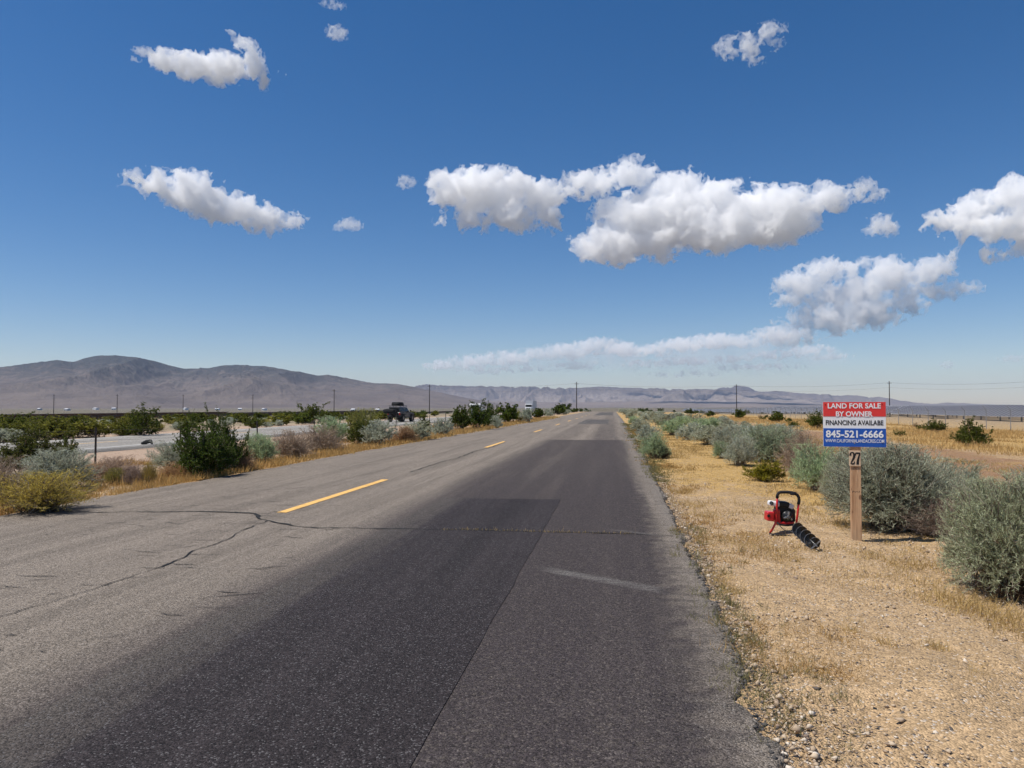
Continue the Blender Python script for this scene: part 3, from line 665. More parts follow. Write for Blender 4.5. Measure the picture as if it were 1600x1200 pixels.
pplant('sage',1578,922,190,172,'pale green sagebrush at the right edge of the picture',VR,(1.25,1.32,1.08),lod=HUGE[0],rz=2.1)
pplant('dry',1585,930,110,36,'dark dead twigs at the foot of the right edge sagebrush',VR,(.4,.34,.3))
pplant('sage',1640,860,150,130,'sagebrush behind the pale green one at the right edge',VR,GREY)
# sagebrush belt between the verge and the field
r=random.Random(12)
belt=[(1050,680,44,24),(1076,688,48,28),(1108,694,56,30),(1136,700,58,34),(1166,698,60,34),(1190,696,52,30),(1218,694,50,32),(1130,716,40,26),(1092,676,44,22),(1150,682,56,24),(1112,672,40,20),(1064,668,38,18),(1030,664,34,16),(1044,660,34,14),(1020,656,30,14),(1008,659,26,14),(1085,662,34,16),(1130,668,40,18),(1005,652,26,10),(990,649,22,10),(1030,652,26,10),(1060,656,30,12),(978,650,16,12),(985,656,20,14),(992,664,22,14)]
ORD='first second third fourth fifth sixth seventh eighth ninth tenth eleventh twelfth thirteenth fourteenth fifteenth sixteenth seventeenth eighteenth nineteenth twentieth'.split()+['twenty-'+q for q in 'first second third fourth fifth'.split()]
for k,q in enumerate(sorted(belt)):
    cw,cc=r.choice((('grey',GREY),('green',GRN),('dull',DULL),('grey',GREY)))
    pplant('sage',*q,cw+' sagebrush in the belt along the right verge, '+ORD[k]+' from the road edge','belt of sagebrush right of the road',cc)
for k,(q,lab) in enumerate([((1275,669,34,26),'dark bush in the dry field just left of the sign'),((1461,676,36,20),'low dark bush in the dry field before the fence'),((1524,698,50,42),'biggest dark green bush in the dry field on the right'),((1500,692,26,18),'small olive bush left of the biggest field bush'),((1406,682,22,10),'tiny dark shrub in the dry field right of the sign'),((1215,661,26,18),'pale open bush before the solar panels, left of the sign'),((1155,654,18,14),'dark bush standing below the pole right of the road'),((1110,650,16,8),'tiny dark bush at the far end of the dry field'),((1078,648,18,9),'tiny green bush at the far edge of the sagebrush belt'),((1192,657,10,6),'tiny tuft before the solar panels'),((1240,668,20,10),'low olive tuft near the dirt track')]):
    pplant('creo',*q,lab,'bushes in the dry field',(1,1.0,.9))
# --- creosote band beyond the highway
r=random.Random(21)
BAND='creosote band beyond the highway'
for k in range(200):
    y=35+90*r.random()**1.4+(60 if k>165 else 0); x=-31.8-r.random()**1.7*44
    kd=r.choices(('creo','sage','yel'),(5,3,1.6))[0]; h=r.uniform(.8,1.35) if kd=='creo' else r.uniform(.5,.8)
    plant(kd,(x,y,float(gz(x,y))),h*r.uniform(1.6,2.4),h,{'creo':'dark olive bush in the green band beyond the highway','sage':'grey sagebrush in the green band beyond the highway','yel':'straw-coloured shrub in the green band beyond the highway'}[kd],BAND,{'creo':r.choice(((1.3,1.2,1.1),(1.7,1.45,1.2),(1.05,1.05,.9),(2.1,1.7,1.4))),'sage':GREY,'yel':(.7,.75,.7)}[kd],lod=MID if y<64 else FAR)
for (px,y,h,lab) in ((218,44,1.9,'tall spreading bush rising above the green band at the left'),(490,84,2.4,'tall open bush rising above the green band left of the car'),(25,41,1.5,'bushy dark shrub of the green band at the left edge')):
    d=pray(px,640); x=d.x/d.y*y; plant('creo',(x,y,float(gz(x,y))),h*1.5,h,lab,BAND,(1.05,1.05,.9),lod=MID)
# verge scrub further up: left of the road and the crest
for k in range(44):
    y=r.uniform(95,330); x=r.choice((r.uniform(-12.5,-8.2),r.uniform(-20,-12),r.uniform(2,9)))
    kd=r.choice(('creo','sage')); h=r.uniform(.5,1.1)
    plant(kd,(x,y,float(gz(x,y))),h*1.5,h,{'creo':'small dark bush far up the road near the crest','sage':'small pale sagebrush far up the road near the crest'}[kd],'scrub near the road crest',(.8,.9,.7) if kd=='creo' else GREY)
for k in range(60):
    y=r.uniform(220,600); x=r.uniform(-130,60)*y/300
    if -9<x<2 or HW_L-2<x<HW_R+1: continue
    h=r.uniform(.9,1.7); plant('creo',(x,y,float(gz(x,y))),h*1.7,h,'far dark bush speckling the plain before the mountains','far scrub on the plain',(.8,.9,.75))
for k in range(26):
    y=r.uniform(60,210); x=r.uniform(14,33); h=r.uniform(.25,.6); plant(r.choice(('creo','dry')),(x,y,float(gz(x,y))),h*1.6,h,'low tuft scattered over the dry field by the fence','tufts in the dry field',(1,.95,.8))
print('plants',round(time.time()-T0,1))
# ---------------------------------------------------------------- grass, weeds and gravel
def blades(x,y,h,wd,lean,mat,name,seed,lod=.0007):
    r=np.random.default_rng(seed); n=len(x); z=gz(x,y)-.004; az=r.uniform(0,6.283,n); d=np.hypot(x,y)
    L=np.stack([np.cos(az),np.sin(az),np.zeros(n)],1); le=np.abs(r.normal(0,lean,n))
    tipd=unit(L*le[:,None]+np.array([0,0,1.])); w_=np.maximum(wd,d*lod)
    b=np.stack([x,y,z],1); V,Fc=slivers(b,tipd,h,w_,r)
    o=link(name,mesh_np(name,V,Fc,mat,tint=np.clip(r.normal(.5,.25,n),0,1))); o.color=(1,1,1,1)
    return tag(o,kind='stuff')
def scatter(n,x0,x1,y0,y1,fn,seed,clump=0,cr=.06):
    r=np.random.default_rng(seed); m=n//max(clump,1)
    out=[]
    while sum(len(q) for q in out)<m:
        x=r.uniform(x0,x1,m*2); y=y0+(y1-y0)*r.random(m*2)**1.6; k=r.random(m*2)<fn(x,y); out.append(np.stack([x[k],y[k]],1))
    P=np.concatenate(out)[:m]
    if clump: P=np.repeat(P,clump,0); P=P+r.normal(0,1,P.shape)*cr*np.maximum(1,P[:,1:2]/12)
    return P[:,0],P[:,1],r
def dens_r(x,y):
    a=sst(.15,.75,fbm(x*.7,y*.45,41,3)+.35*sst(2,5,x)+.55*sst(5,14,y)-.15); return np.clip(a,0.01,1)*(x>road_r(y)+.2)
x,y,r=scatter(90000,.7,9,2.2,46,dens_r,1,14,.05); blades(x,y,r.gamma(4,.009,len(x))+.012,.0024,1.6,L_GRASS,'dry_grass',11)
def dens_e(x,y):
    return np.clip(sst(.42,.0,np.abs(x-road_r(y)-.16))*sst(-.25,.6,vn(y*.9,x*0,47)+.25),0,1)
x,y,r=scatter(15000,.5,1.6,1.6,60,dens_e,2,22,.035); o=blades(x,y,r.gamma(4,.009,len(x))+.012,.003,1.0,L_WEED,'weeds',12)
x,y,r=scatter(9000,.5,1.9,4,50,lambda x,y:np.clip(sst(.75,.0,np.abs(x-road_r(y)-.45))*sst(-.1,.5,vn(y*.6,x,53)),0,1),3,16,.05); o=blades(x,y,r.gamma(4,.011,len(x))+.015,.0026,1.6,L_GRASS,'dry_grass',13); o.color=(.85,.75,.65,1)
def dens_l(x,y): return np.clip(sst(1.9,.1,ROAD_L-.05-x)*(.35+.65*sst(-.3,.4,vn(x*1.1,y*.7,48)))*(x<ROAD_L-.02),0,1)
x,y,r=scatter(52000,-10.2,-7.3,7,95,dens_l,4,18,.06); o=blades(x,y,r.gamma(4,.026,len(x))+.03,.003,.7,L_GRASS,'dry_grass',14); o.color=(.98,.9,.82,1)
x,y,r=scatter(30000,-14,-8,7,60,lambda x,y:np.clip(sst(.1,.8,fbm(x*.5,y*.4,61,3)+.15),0.01,1),5,14,.07); o=blades(x,y,r.gamma(4,.02,len(x))+.02,.003,.8,L_GRASS,'dry_grass',15); o.color=(.95,.85,.8,1)
x,y,r=scatter(60000,9,34,8,120,lambda x,y:np.clip(sst(-.1,.5,fbm(x*.25,y*.12,71,3)+.2)*sst(9.5,12.5,x+1.5*vn(x*.3,y*.3,72)),0.0,1),6,12,.10); o=blades(x,y,r.gamma(4,.035,len(x))+.04,.004,.7,L_GRASS,'dry_grass',16); o.color=(.95,.9,.9,1)
# golden mats and tufts on the gravel of the right verge
tx=[];ty=[];th_=[];r=np.random.default_rng(77)
for (px,py,rad,nb,hh) in ((1080,790,.28,420,.05),(1066,770,.22,320,.05),(1100,805,.3,360,.045),(1128,905,.2,420,.04),(1145,925,.16,300,.035),(1480,938,.22,420,.05),(1520,948,.25,520,.06),(1565,965,.25,520,.06),(1590,985,.2,420,.055),(1532,1062,.07,160,.05),(1522,1075,.05,90,.05),(1540,1106,.10,130,.03),(1462,1012,.07,130,.045),(1382,1005,.05,80,.04),(1330,985,.06,90,.03),(1390,880,.3,420,.04),(1420,905,.25,360,.045),(1345,905,.25,300,.035),(1260,800,.4,520,.05),(1290,790,.35,420,.05),(1310,820,.3,420,.045),(1200,870,.25,260,.035),(1160,850,.3,320,.04),(1450,885,.25,320,.05),(1230,910,.2,160,.03),(1250,770,.5,620,.06),(1130,790,.35,360,.045),(1180,800,.4,420,.045),(1420,1045,.05,70,.03),(1470,1120,.05,80,.03),(1130,1010,.08,260,.035),(1160,1060,.07,240,.035),(1190,1130,.06,240,.035)):
    g,_=ground_at(px,py); tx.append(g.x+r.normal(0,rad*.6,nb)); ty.append(g.y+r.normal(0,rad*.8,nb)); th_.append(r.gamma(4,hh/4,nb)+.008)
tx=np.concatenate(tx); ty=np.concatenate(ty); th_=np.concatenate(th_); kk=tx>road_r(ty)+.06
blades(tx[kk],ty[kk],th_[kk],.0026,1.1,L_GRASS,'dry_grass',18)
# tufts growing in the crack
i=np.random.default_rng(3).integers(int(len(CP1)*.72),len(CP1)-8,420); r=np.random.default_rng(8)
blades(CP1[i,0]+r.normal(0,.012,420),CP1[i,1]+r.normal(0,.012,420),r.gamma(3,.008,420)+.006,.0025,.9,L_GRASS,'crack_grass',17)
# gravel: jittered octahedra, small near the camera
def stones(x,y,s,seed,name,mat):
    r=np.random.default_rng(seed); n=len(x)
    B=np.array([(1,0,0),(-1,0,0),(0,1,0),(0,-1,0),(0,0,1),(0,0,-1)],float); Fo=np.array([(0,2,4),(2,1,4),(1,3,4),(3,0,4),(2,0,5),(1,2,5),(3,1,5),(0,3,5)])
    az=r.uniform(0,6.28,n); c,sn=np.cos(az),np.sin(az)
    V=B[None]*r.uniform(.6,1.3,(n,6,1))*np.stack([r.uniform(.8,1.4,n),r.uniform(.6,1,n),r.uniform(.4,.75,n)],1)[:,None]+r.normal(0,.16,(n,6,3))
    V=np.stack([V[...,0]*c[:,None]-V[...,1]*sn[:,None],V[...,0]*sn[:,None]+V[...,1]*c[:,None],V[...,2]],-1)*s[:,None,None]
    V+=np.stack([x,y,gz(x,y)+s*.22],1)[:,None]
    o=link(name,mesh_np(name,V.reshape(-1,3),(Fo[None]+6*np.arange(n)[:,None,None]).reshape(-1,3),mat,tint=np.repeat(r.random(n),8))); return tag(o,kind='stuff')
m=NT('pebble'); at=m.n('ShaderNodeAttribute',attribute_name='tint'); rp=m.n('ShaderNodeValToRGB'); m.put(rp.inputs[0],at.outputs['Fac']); cr=rp.color_ramp
for q,cc in ((0,(.10,.085,.075)),(.10,(.28,.205,.15)),(.5,(.42,.32,.22)),(.85,(.54,.43,.31)),(.97,(.62,.55,.46))):
    e=cr.elements.new(q) if q not in (0,) else cr.elements[0]; e.color=(*cc,1)
cr.elements.remove(cr.elements[-1]) if cr.elements[-1].position==1 else None
M_STONE=m.bsdf(rp.outputs[0],.9,0,None,.2)
r=np.random.default_rng(31); n=46000
y=1.5+13*r.random(n)**1.7; x=road_r(y)+.05+r.random(n)**.9*5.5; s=np.clip(r.lognormal(-5.35,.55,n),.0022,.022); stones(x,y,s,32,'gravel',M_STONE)
n=5500; y=1.3+14*r.random(n)**1.5; x=road_r(y)+.05+np.abs(r.normal(0,.14,n)); s=np.clip(r.lognormal(-5.1,.55,n),.003,.03); stones(x,y,s,33,'gravel',M_STONE)
n=7000; y=8+40*r.random(n)**1.5; x=ROAD_L-.1-r.random(n)*6; s=np.clip(r.lognormal(-4.5,.5,n),.005,.05); stones(x,y,s,34,'gravel',M_STONE)
n=260; y=2+12*r.random(n)**1.4; x=road_r(y)+.2+r.random(n)*5; s=np.clip(r.lognormal(-4.3,.4,n),.009,.04); stones(x,y,s,35,'gravel',M_STONE)
print('stuff',round(time.time()-T0,1))
n=4200; y=1.3+22*r.random(n)**1.5; x=road_r(y)-.01+np.abs(r.normal(0,.055,n)); s=np.clip(r.lognormal(-5.4,.6,n),.003,.016); stones(x,y,s,36,'asphalt_crumbs',plain('asphalt_crumb',(.085,.078,.072),.9,vary=.4,vscale=30))
# ================================================================ sale sign
M_WOOD=None
m=NT('post_wood'); o_=m.obj(); g=m.noise(m.scale(o_,(26,26,1.6)),1,6,.65,1.5); g2=m.noise(m.scale(o_,(70,70,5)),1,3)
c=m.mix(m.map(g,.3,.7),(.36,.19,.095),(.60,.385,.225)); c=m.mix(m.map(g2,.5,.7,0,.5),c,(.26,.125,.06)); c=m.mix(m.map(m.voro(m.scale(o_,(9,9,5)),1),.10,.16,.8,0),c,(.16,.075,.04)); c=m.mix(m.map(m.sep(o_)[2],.0,.22,.55,0),c,(.42,.31,.2)); M_WOOD=m.bsdf(c,.8,0,m.bump(g,.3,.004),.25)
M_RED=plain('sign_red',(.72,.045,.04),.45,vary=.05); M_WHT=plain('sign_white',(.82,.82,.82),.45,vary=.03); M_BLU=plain('sign_blue',(.012,.09,.42),.45,vary=.06)
M_INK=plain('black_ink',(.012,.012,.014),.5,vary=.1); M_PLATE=plain('pale_wood',(.62,.45,.30),.7,vary=.12,vscale=30)
def text_mesh(s,size,mat,width=None,offset=0.0,height=None,name='lettering',ext=.0008):
    cu=bpy.data.curves.new('t','FONT'); cu.body=s; cu.size=size; cu.align_x='CENTER'; cu.align_y='CENTER'; cu.offset=offset; cu.extrude=ext; cu.resolution_u=4
    ob=bpy.data.objects.new('t',cu); COL.objects.link(ob); bpy.context.view_layer.update()
    me=bpy.data.meshes.new_from_object(ob.evaluated_get(bpy.context.evaluated_depsgraph_get())); bpy.data.objects.remove(ob); bpy.data.curves.remove(cu)
    V=np.empty(len(me.vertices)*3,np.float32); me.vertices.foreach_get('co',V); V=V.reshape(-1,3)
    V[:,:2]-=(V[:,:2].max(0)+V[:,:2].min(0))/2
    if width: V[:,0]*=width/(V[:,0].max()-V[:,0].min())
    if height: V[:,1]*=height/(V[:,1].max()-V[:,1].min())
    V=np.stack([V[:,0],-V[:,2],V[:,1]],1)          # stand it up, facing -Y
    me.vertices.foreach_set('co',V.ravel().astype(np.float32)); me.update(); me.name=name
    me.materials.clear(); me.materials.append(mat); return me
sp,st_=ground_at(1338,846); sp.z=float(gz(sp.x,sp.y))
sd_=sp.y/math.cos(math.atan2(sp.x,sp.y))
S=st_/F            # metres per photo pixel at the sign
sign=empty('sale_sign',sp,'red, white and blue land-for-sale sign on a wooden post in the verge','sign',rz=math.radians(-9))
sb_w,sb_h=98*S/1.09,70*S; zc=(CAMH-sp.z)-(663-636)*S; zt=zc+sb_h/2; zb=zc-sb_h/2
pw=14.5*S
MB().box((0,0,(zt-.02-.3)/2),(pw,pw,zt-.02+.3)).build('post',M_WOOD,sign,bevel=.004)
board=MB().box((-.012,-pw/2-.006,zc),(sb_w,.008,sb_h)).build('sign_board',M_WHT,sign,bevel=.001)
yb=-pw/2-.010
zr=zt-.325*sb_h; zw=zr-.265*sb_h
rb=MB().box((-.012,yb-.0012,(zt+zr)/2),(sb_w-.002,.002,zt-zr-.001)).build('red_band',M_RED,board)
bb=MB().box((-.012,yb-.0012,(zb+zw)/2),(sb_w-.002,.002,zw-zb-.001)).build('blue_band',M_BLU,board)
def sign_text(s,z,size,width,mat,off,hf,y=None,x=-.012):
    o=link('lettering',text_mesh(s,size,mat,width,off,hf*sb_h),board,(x,(y if y else yb-.0035),z)); o['label']='lettering that reads '+s.lower() if len(s)<30 else s; return o
def zf(f): return zt-f*sb_h
sign_text('LAND FOR SALE',zf(.088),.062,sb_w*.845,M_WHT,.0016,.118)
sign_text('BY OWNER',zf(.268),.062,sb_w*.585,M_WHT,.0016,.118)
sign_text('FINANCING AVAILABE',zf(.462),.052,sb_w*.915,M_INK,.0009,.11,yb-.0015)
sign_text('845-521-6666',zf(.715),.083,sb_w*.915,M_WHT,.0024,.165)
sign_text('WWW.CALIFORNIALANDACRES.COM',zf(.868),.036,sb_w*.935,M_WHT,.0001,.075)
for sx,sz in ((-.28,.2),(.27,.205),(.27,-.19),(0,.19),(0,-.19)):
    MB().tube([(sx*sb_w/.61-.012,yb-.001,zc+sz*sb_h/.457),(sx*sb_w/.61-.012,yb-.005,zc+sz*sb_h/.457)],.005,8).build('screw',M_INK if abs(sx)>.1 else M_PLATE,board)
zn=(CAMH-sp.z)-(716-636)*S
plate=MB().box((-.010,-pw/2-.006,zn),(16.5*S,.011,24*S)).build('number_plate',M_PLATE,sign,bevel=.002)
pl_y=-pw/2-.0122
def digit(pts,thick,x0,name='digit'):
    """heavy stencil-like numeral drawn as a swept stroke with varying weight"""
    d=MB(); h=19*S; wd=6.6*S; n=len(pts)
    P=[Vector((x0+(a-.5)*wd,0,zn+(b-.5)*h)) for a,b in pts]; L=[];R=[]
    for i,p in enumerate(P):
        t=(P[min(i+1,n-1)]-P[max(i-1,0)]).normalized(); q=Vector((-t.z,0,t.x))*thick[i]*S; L.append(p+q); R.append(p-q)
    V=[(p.x,pl_y-.001,p.z) for p in L+R]+[(p.x,pl_y+.0005,p.z) for p in L+R]; m_=2*n
    for i in range(n-1):
        a,b,c_,e=i,i+1,n+i+1,n+i; d.f+=[(a,b,c_,e),(a+m_,e+m_,c_+m_,b+m_),(a,a+m_,b+m_,b),(e,c_,c_+m_,e+m_)]
    d.v=V; o=d.build(name,M_INK,plate); return o
tw=[(.08,.72),(.10,.86),(.28,.97),(.52,1.0),(.78,.95),(.93,.80),(.90,.62),(.70,.44),(.42,.26),(.18,.07),(.5,.055),(.80,.06),(.95,.13),(.97,.26)]
digit(tw,[1.5,1.3,.9,.9,1.2,1.6,1.7,1.4,1.1,.7,1.2,1.2,.9,.5],-.010-3.9*S)['label']='black numeral two'
sv=[(.04,.74),(.07,.92),(.10,.94),(.5,.93),(.96,.94),(.93,.86),(.72,.62),(.55,.38),(.48,.18),(.47,0)]
digit(sv,[.5,.9,1.1,1.3,1.0,1.0,1.2,1.6,1.8,1.8],-.010+3.9*S)['label']='black numeral seven'
zs=(CAMH-sp.z)-(768-636)*S
st=MB()
for k,(a,wd,hh) in enumerate(((-5.2,.7,4),(-3.6,1.6,1.2),(-1.4,1.5,1.4),(.8,1.4,1.2),(2.6,1.2,1.3),(4.6,.7,3.6))): st.box((a*S,-pw/2-.0006,zs+(.6 if k%2 else -.2)*S),(wd*S,.0008,hh*S*.55))
st.build('grade_stamp',M_INK,sign)
zs2=(CAMH-sp.z)-(731-636)*S
st=MB()
for k in range(5): st.box(((-4+k*2)*S,-pw/2-.0006,zs2+(k%2)*.5*S),(1.3*S,.0008,.8*S))
st.build('grade_stamp',M_INK,sign)

# ================================================================ earth auger
M_AR=plain('auger_red',(.55,.02,.02),.3,vary=.08,coat=.4); M_BLK=plain('black_plastic',(.012,.012,.013),.5,vary=.2); M_FOAM=plain('black_foam',(.014,.014,.015),.85,vary=.2)
M_SIL=plain('cast_aluminium',(.55,.55,.56),.32,1,vary=.12,vscale=40); M_TANK=plain('white_tank',(.75,.74,.72),.35,vary=.05); M_STEEL=plain('black_steel',(.02,.02,.021),.32,.3,vary=.3,vscale=25); M_SILVER=plain('silver_steel',(.28,.27,.26),.4,.9,vary=.3,vscale=60)
ap,at_=ground_at(1233,836); S2=at_/F/8.57*1.05
aug=empty('earth_auger',ap,'red and black petrol earth auger lying on the golden verge','auger',rz=YAW)
def A(cx,cy_,y=0): return ((cx-450)*S2,y,(822-cy_)*S2)
fr=[A(214,800,.02),A(250,735,.01),A(285,655),A(293,560),A(300,430),A(303,350)]
fr2=[A(545,672),A(556,590),A(568,500),A(574,430)]
MB().tube(fr,.0115,10).build('frame_tube',M_AR,aug,smooth=True)
MB().tube(fr2,.0115,10).build('frame_tube',M_AR,aug,smooth=True)
MB().tube([A(285,655),A(330,690),A(430,700),A(520,690),A(545,672)],.011,8).build('frame_tube',M_BLK,aug,smooth=True)
MB().tube([A(303,352),A(306,315),A(322,288),A(350,277),A(420,276),A(480,282),A(530,292),A(562,315),A(580,345),A(582,390),A(574,432)],.0165,12).build('grip',M_FOAM,aug,smooth=True)
MB().box(A(492,298,-.012),(.045,.03,.026)).build('throttle_switch',M_BLK,aug,bevel=.005)
MB().tube([A(214,800,.02),A(205,812,.015),A(250,818,0),A(340,818,-.02),A(430,822,-.05),A(490,826,-.07)],.012,8).build('foot_bar',M_BLK,aug,smooth=True)
def rbox(name,x0,x1,y0,y1,d0,d1,mat,bev,tilt=0):
    a=A(x0,y1); b=A(x1,y0); R=Matrix.Rotation(tilt,3,'Y')
    return MB().box(((a[0]+b[0])/2,(d0+d1)/2,(a[2]+b[2])/2),(b[0]-a[0],d1-d0,b[2]-a[2]),R).build(name,mat,aug,bevel=bev,seg=3)
eng=rbox('engine_block',318,530,450,690,.03,.15,M_BLK,.012)
for k in range(5): 
    z=A(0,470+k*42)[2]; MB().box((A(424,0)[0],.028,z),(.15,.006,.012)).build('cooling_fin',M_STEEL,eng)
rc=rbox('recoil_cover',170,262,524,645,-.02,.10,M_AR,.016,.06)
MB().tube([A(186,575,-.022),A(186,575,-.014)],.017,14).build('starter_hole',M_BLK,rc)
rbox('side_shroud',268,345,500,668,.0,.06,M_AR,.012,-.05)
rbox('base_plate',300,520,655,700,.0,.10,M_AR,.008)
ft=rbox('fuel_tank',214,340,398,462,.0,.11,M_TANK,.018,.12)
MB().tube([A(236,420,-.0),A(218,412,-.012)],.020,12).build('fuel_cap',M_BLK,ft)
rbox('top_shroud',335,470,402,470,.01,.12,M_BLK,.016,.12)
rbox('air_filter',455,528,432,492,.02,.12,M_TANK,.012,.45)
rbox('muffler_guard',490,545,500,660,.02,.12,M_BLK,.012)
# clutch housing: a silver cup facing the shaft with three spokes
cl=MB(); R0=72*S2; cc=A(432,585,.02)
prof=[(R0,.0),(R0*1.0,-.018),(R0*.86,-.030),(R0*.45,-.040),(R0*.22,-.055)]
n=24
Vv=[];Fc=[]
for (rad,dy) in prof:
    for k in range(n): a=2*math.pi*k/n; Vv.append((cc[0]+rad*math.cos(a),cc[1]+dy,cc[2]+rad*math.sin(a)))
for i in range(len(prof)-1):
    for k in range(n): Fc.append((i*n+k,i*n+(k+1)%n,(i+1)*n+(k+1)%n,(i+1)*n+k))
Fc.append(tuple((len(prof)-1)*n+k for k in range(n)))
cl.add(Vv,Fc); clo=cl.build('clutch_housing',M_STEEL,aug,smooth=True)
for k in range(3):
    a=math.radians(95+120*k-15); MB().box((cc[0]+math.cos(a)*R0*.52,cc[1]-.040,cc[2]+math.sin(a)*R0*.52),(R0*.75,.016,R0*.30),Matrix.Rotation(-a,3,'Y')).build('housing_rib',M_SIL,clo,bevel=.003)
MB().tube([(cc[0],cc[1]-.03,cc[2]),(cc[0],cc[1]-.06,cc[2]-.01)],R0*.36,16).build('hub_ring',M_SIL,clo)
MB().tube([(cc[0],cc[1]-.055,cc[2]-.01),(cc[0]+.006,cc[1]-.075,cc[2]-.02)],R0*.24,14).build('hub_cap',M_BLK,clo)
MB().tube([A(300,668,-.01),A(325,705,-.03),A(360,745,-.06),A(410,768,-.09),A(460,768,-.10)],.004,6).build('throttle_cable',M_BLK,aug,smooth=True)
# bit: shaft with a helical flight, lying towards the camera
p0=Vector(A(486,690,-.06)); tw_,_=ground_at(1275,861); p1=Matrix.Rotation(-YAW,3,'Z')@(tw_-ap); p1.z+=.055; ax=(p1-p0); Lb=ax.length; ax.normalize(); e1=ax.orthogonal().normalized(); e2=ax.cross(e1)
bit=MB().tube([p0,p1],.014,10).build('auger_shaft',M_STEEL,aug,smooth=True)
RB=.066; turns=max(4,Lb/.165); nn=150; V=[];Fc=[]
for i in range(nn+1):
    f=i/nn; a=2*math.pi*turns*f; c0=p0+ax*(Lb*(.06+.90*f)); d=e1*math.cos(a)+e2*math.sin(a)
    for rad,th in ((.012,-.004),(RB,-.0025),(RB,.0025),(.012,.004)): V.append(c0+d*rad+ax*th)
for i in range(nn):
    for k in range(4): Fc.append((i*4+k,i*4+(k+1)%4,i*4+4+(k+1)%4,i*4+4+k))
MB().add(V,Fc).build('helical_flight',M_STEEL,aug,smooth=False)
V=[];Fc=[]
for i in range(nn+1):
    f=i/nn; a=2*math.pi*turns*f; c0=p0+ax*(Lb*(.06+.90*f)); d=e1*math.cos(a)+e2*math.sin(a)
    for rad,th in ((RB-.003,-.0032),(RB+.0012,-.0032),(RB+.0012,.0032),(RB-.003,.0032)): V.append(c0+d*rad+ax*th)
for i in range(nn):
    for k in range(4): Fc.append((i*4+k,i*4+(k+1)%4,i*4+4+(k+1)%4,i*4+4+k))
MB().add(V,Fc).build('highlight_rim',M_SILVER,aug)  # lighter metal strip: silver highlights put into the flight's edge as colour
tipo=MB().tube([p1-ax*.02,p1+ax*.05],[.016,.003],8).build('bit_point',M_SILVER,aug)
for sg in (-1,1):
    MB().box(p1-ax*.012+e1*sg*.036,(.055,.026,.008),Matrix((e1,ax,e2)).transposed()).build('cutting_blade',M_SILVER,tipo,bevel=.002)
print('sign, auger',round(time.time()-T0,1), sp, ap, S)
# ================================================================ dark off-road car on the highway
M_CAR=plain('dark_car_paint',(.022,.023,.025),.4,0,vary=.06,coat=.15); M_GLASS=plain('car_glass',(.012,.014,.016),.12,0,.3,vary=.05); M_TYRE=plain('tyre_rubber',(.012,.012,.012),.85,vary=.2); M_RIM=plain('dark_rim',(.06,.06,.062),.35,.8); M_LAMP=plain('tail_lamp',(.35,.01,.01),.25)
M_BAG=plain('black_canvas',(.015,.015,.016),.9,vary=.3,vscale=6,bump=.6); M_CHROME=plain('bare_metal',(.5,.5,.5),.25,1)
def wheel(parent,x,y,rad,wd,axis_x=True):
    w_=MB().tube([(x-wd/2,y,rad),(x-wd*.42,y,rad),(x+wd*.42,y,rad),(x+wd/2,y,rad)],[rad*.93,rad,rad,rad*.93],22).build('wheel',M_TYRE,parent,smooth=False)
    MB().tube([(x-wd*.53,y,rad),(x+wd*.53,y,rad)],rad*.56,14).build('rim',M_RIM,w_)
    for s in (-1,1): MB().tube([(x+s*wd*.53,y,rad),(x+s*wd*.58,y,rad)],rad*.16,8).build('hub',M_CHROME,w_)
    return w_
cx,cyy=-26.0,89.0
car=empty('off_road_car',(cx,cyy,hz(cyy)),'dark lifted off-road car with loaded roof driving away on the highway','car',rz=-.13)
CS=car
# body profile in (y,z): rear at y=-2.1, front at +2.1
MB().prism([(-2.05,.62),(-2.08,1.12),(-2.0,1.20),(.75,1.20),(1.0,1.17),(2.0,1.08),(2.12,.95),(2.12,.62),(1.75,.56),(-1.7,.56)],0,-.86,.86).build('body',M_CAR,car,bevel=.05)
cab=MB(); lo=[(-2.0,1.2),(.85,1.2),(.22,1.80),(-1.95,1.84)]
V=[(s*.84,y,z) if z<1.3 else (s*.70,y,z) for s in (-1,1) for y,z in lo]
cab.add(V,[(0,1,2,3),(7,6,5,4),(0,4,5,1),(1,5,6,2),(2,6,7,3),(3,7,4,0)]); cabo=cab.build('cabin',M_CAR,car,bevel=.05)
def side_win(y0,y1,y2,y3):
    for s in (-1,1):
        f=lambda z:.84-(z-1.2)/.62*.14+.012
        MB().add([(s*f(1.27),y0,1.27),(s*f(1.27),y1,1.27),(s*f(1.70),y2,1.70),(s*f(1.70),y3,1.70),(s*(f(1.27)-.02),y0,1.27),(s*(f(1.27)-.02),y1,1.27),(s*(f(1.70)-.02),y2,1.70),(s*(f(1.70)-.02),y3,1.70)],[(0,1,2,3),(7,6,5,4),(0,4,5,1),(1,5,6,2),(2,6,7,3),(3,7,4,0)]).build('side_window',M_GLASS,cabo)
side_win(-1.85,-1.2,-1.2,-1.82); side_win(-1.1,-.25,-.25,-1.1); side_win(-.15,.68,.22,-.15)
MB().add([(-.66,.80,1.27),(.66,.80,1.27),(.58,.33,1.72),(-.58,.33,1.72),(-.66,.77,1.25),(.66,.77,1.25),(.58,.30,1.70),(-.58,.30,1.70)],[(0,1,2,3),(7,6,5,4),(0,4,5,1),(1,5,6,2),(2,6,7,3),(3,7,4,0)]).build('windscreen',M_GLASS,cabo)
MB().box((0,-2.01,1.5),(1.1,.04,.38)).build('rear_window',M_GLASS,cabo)
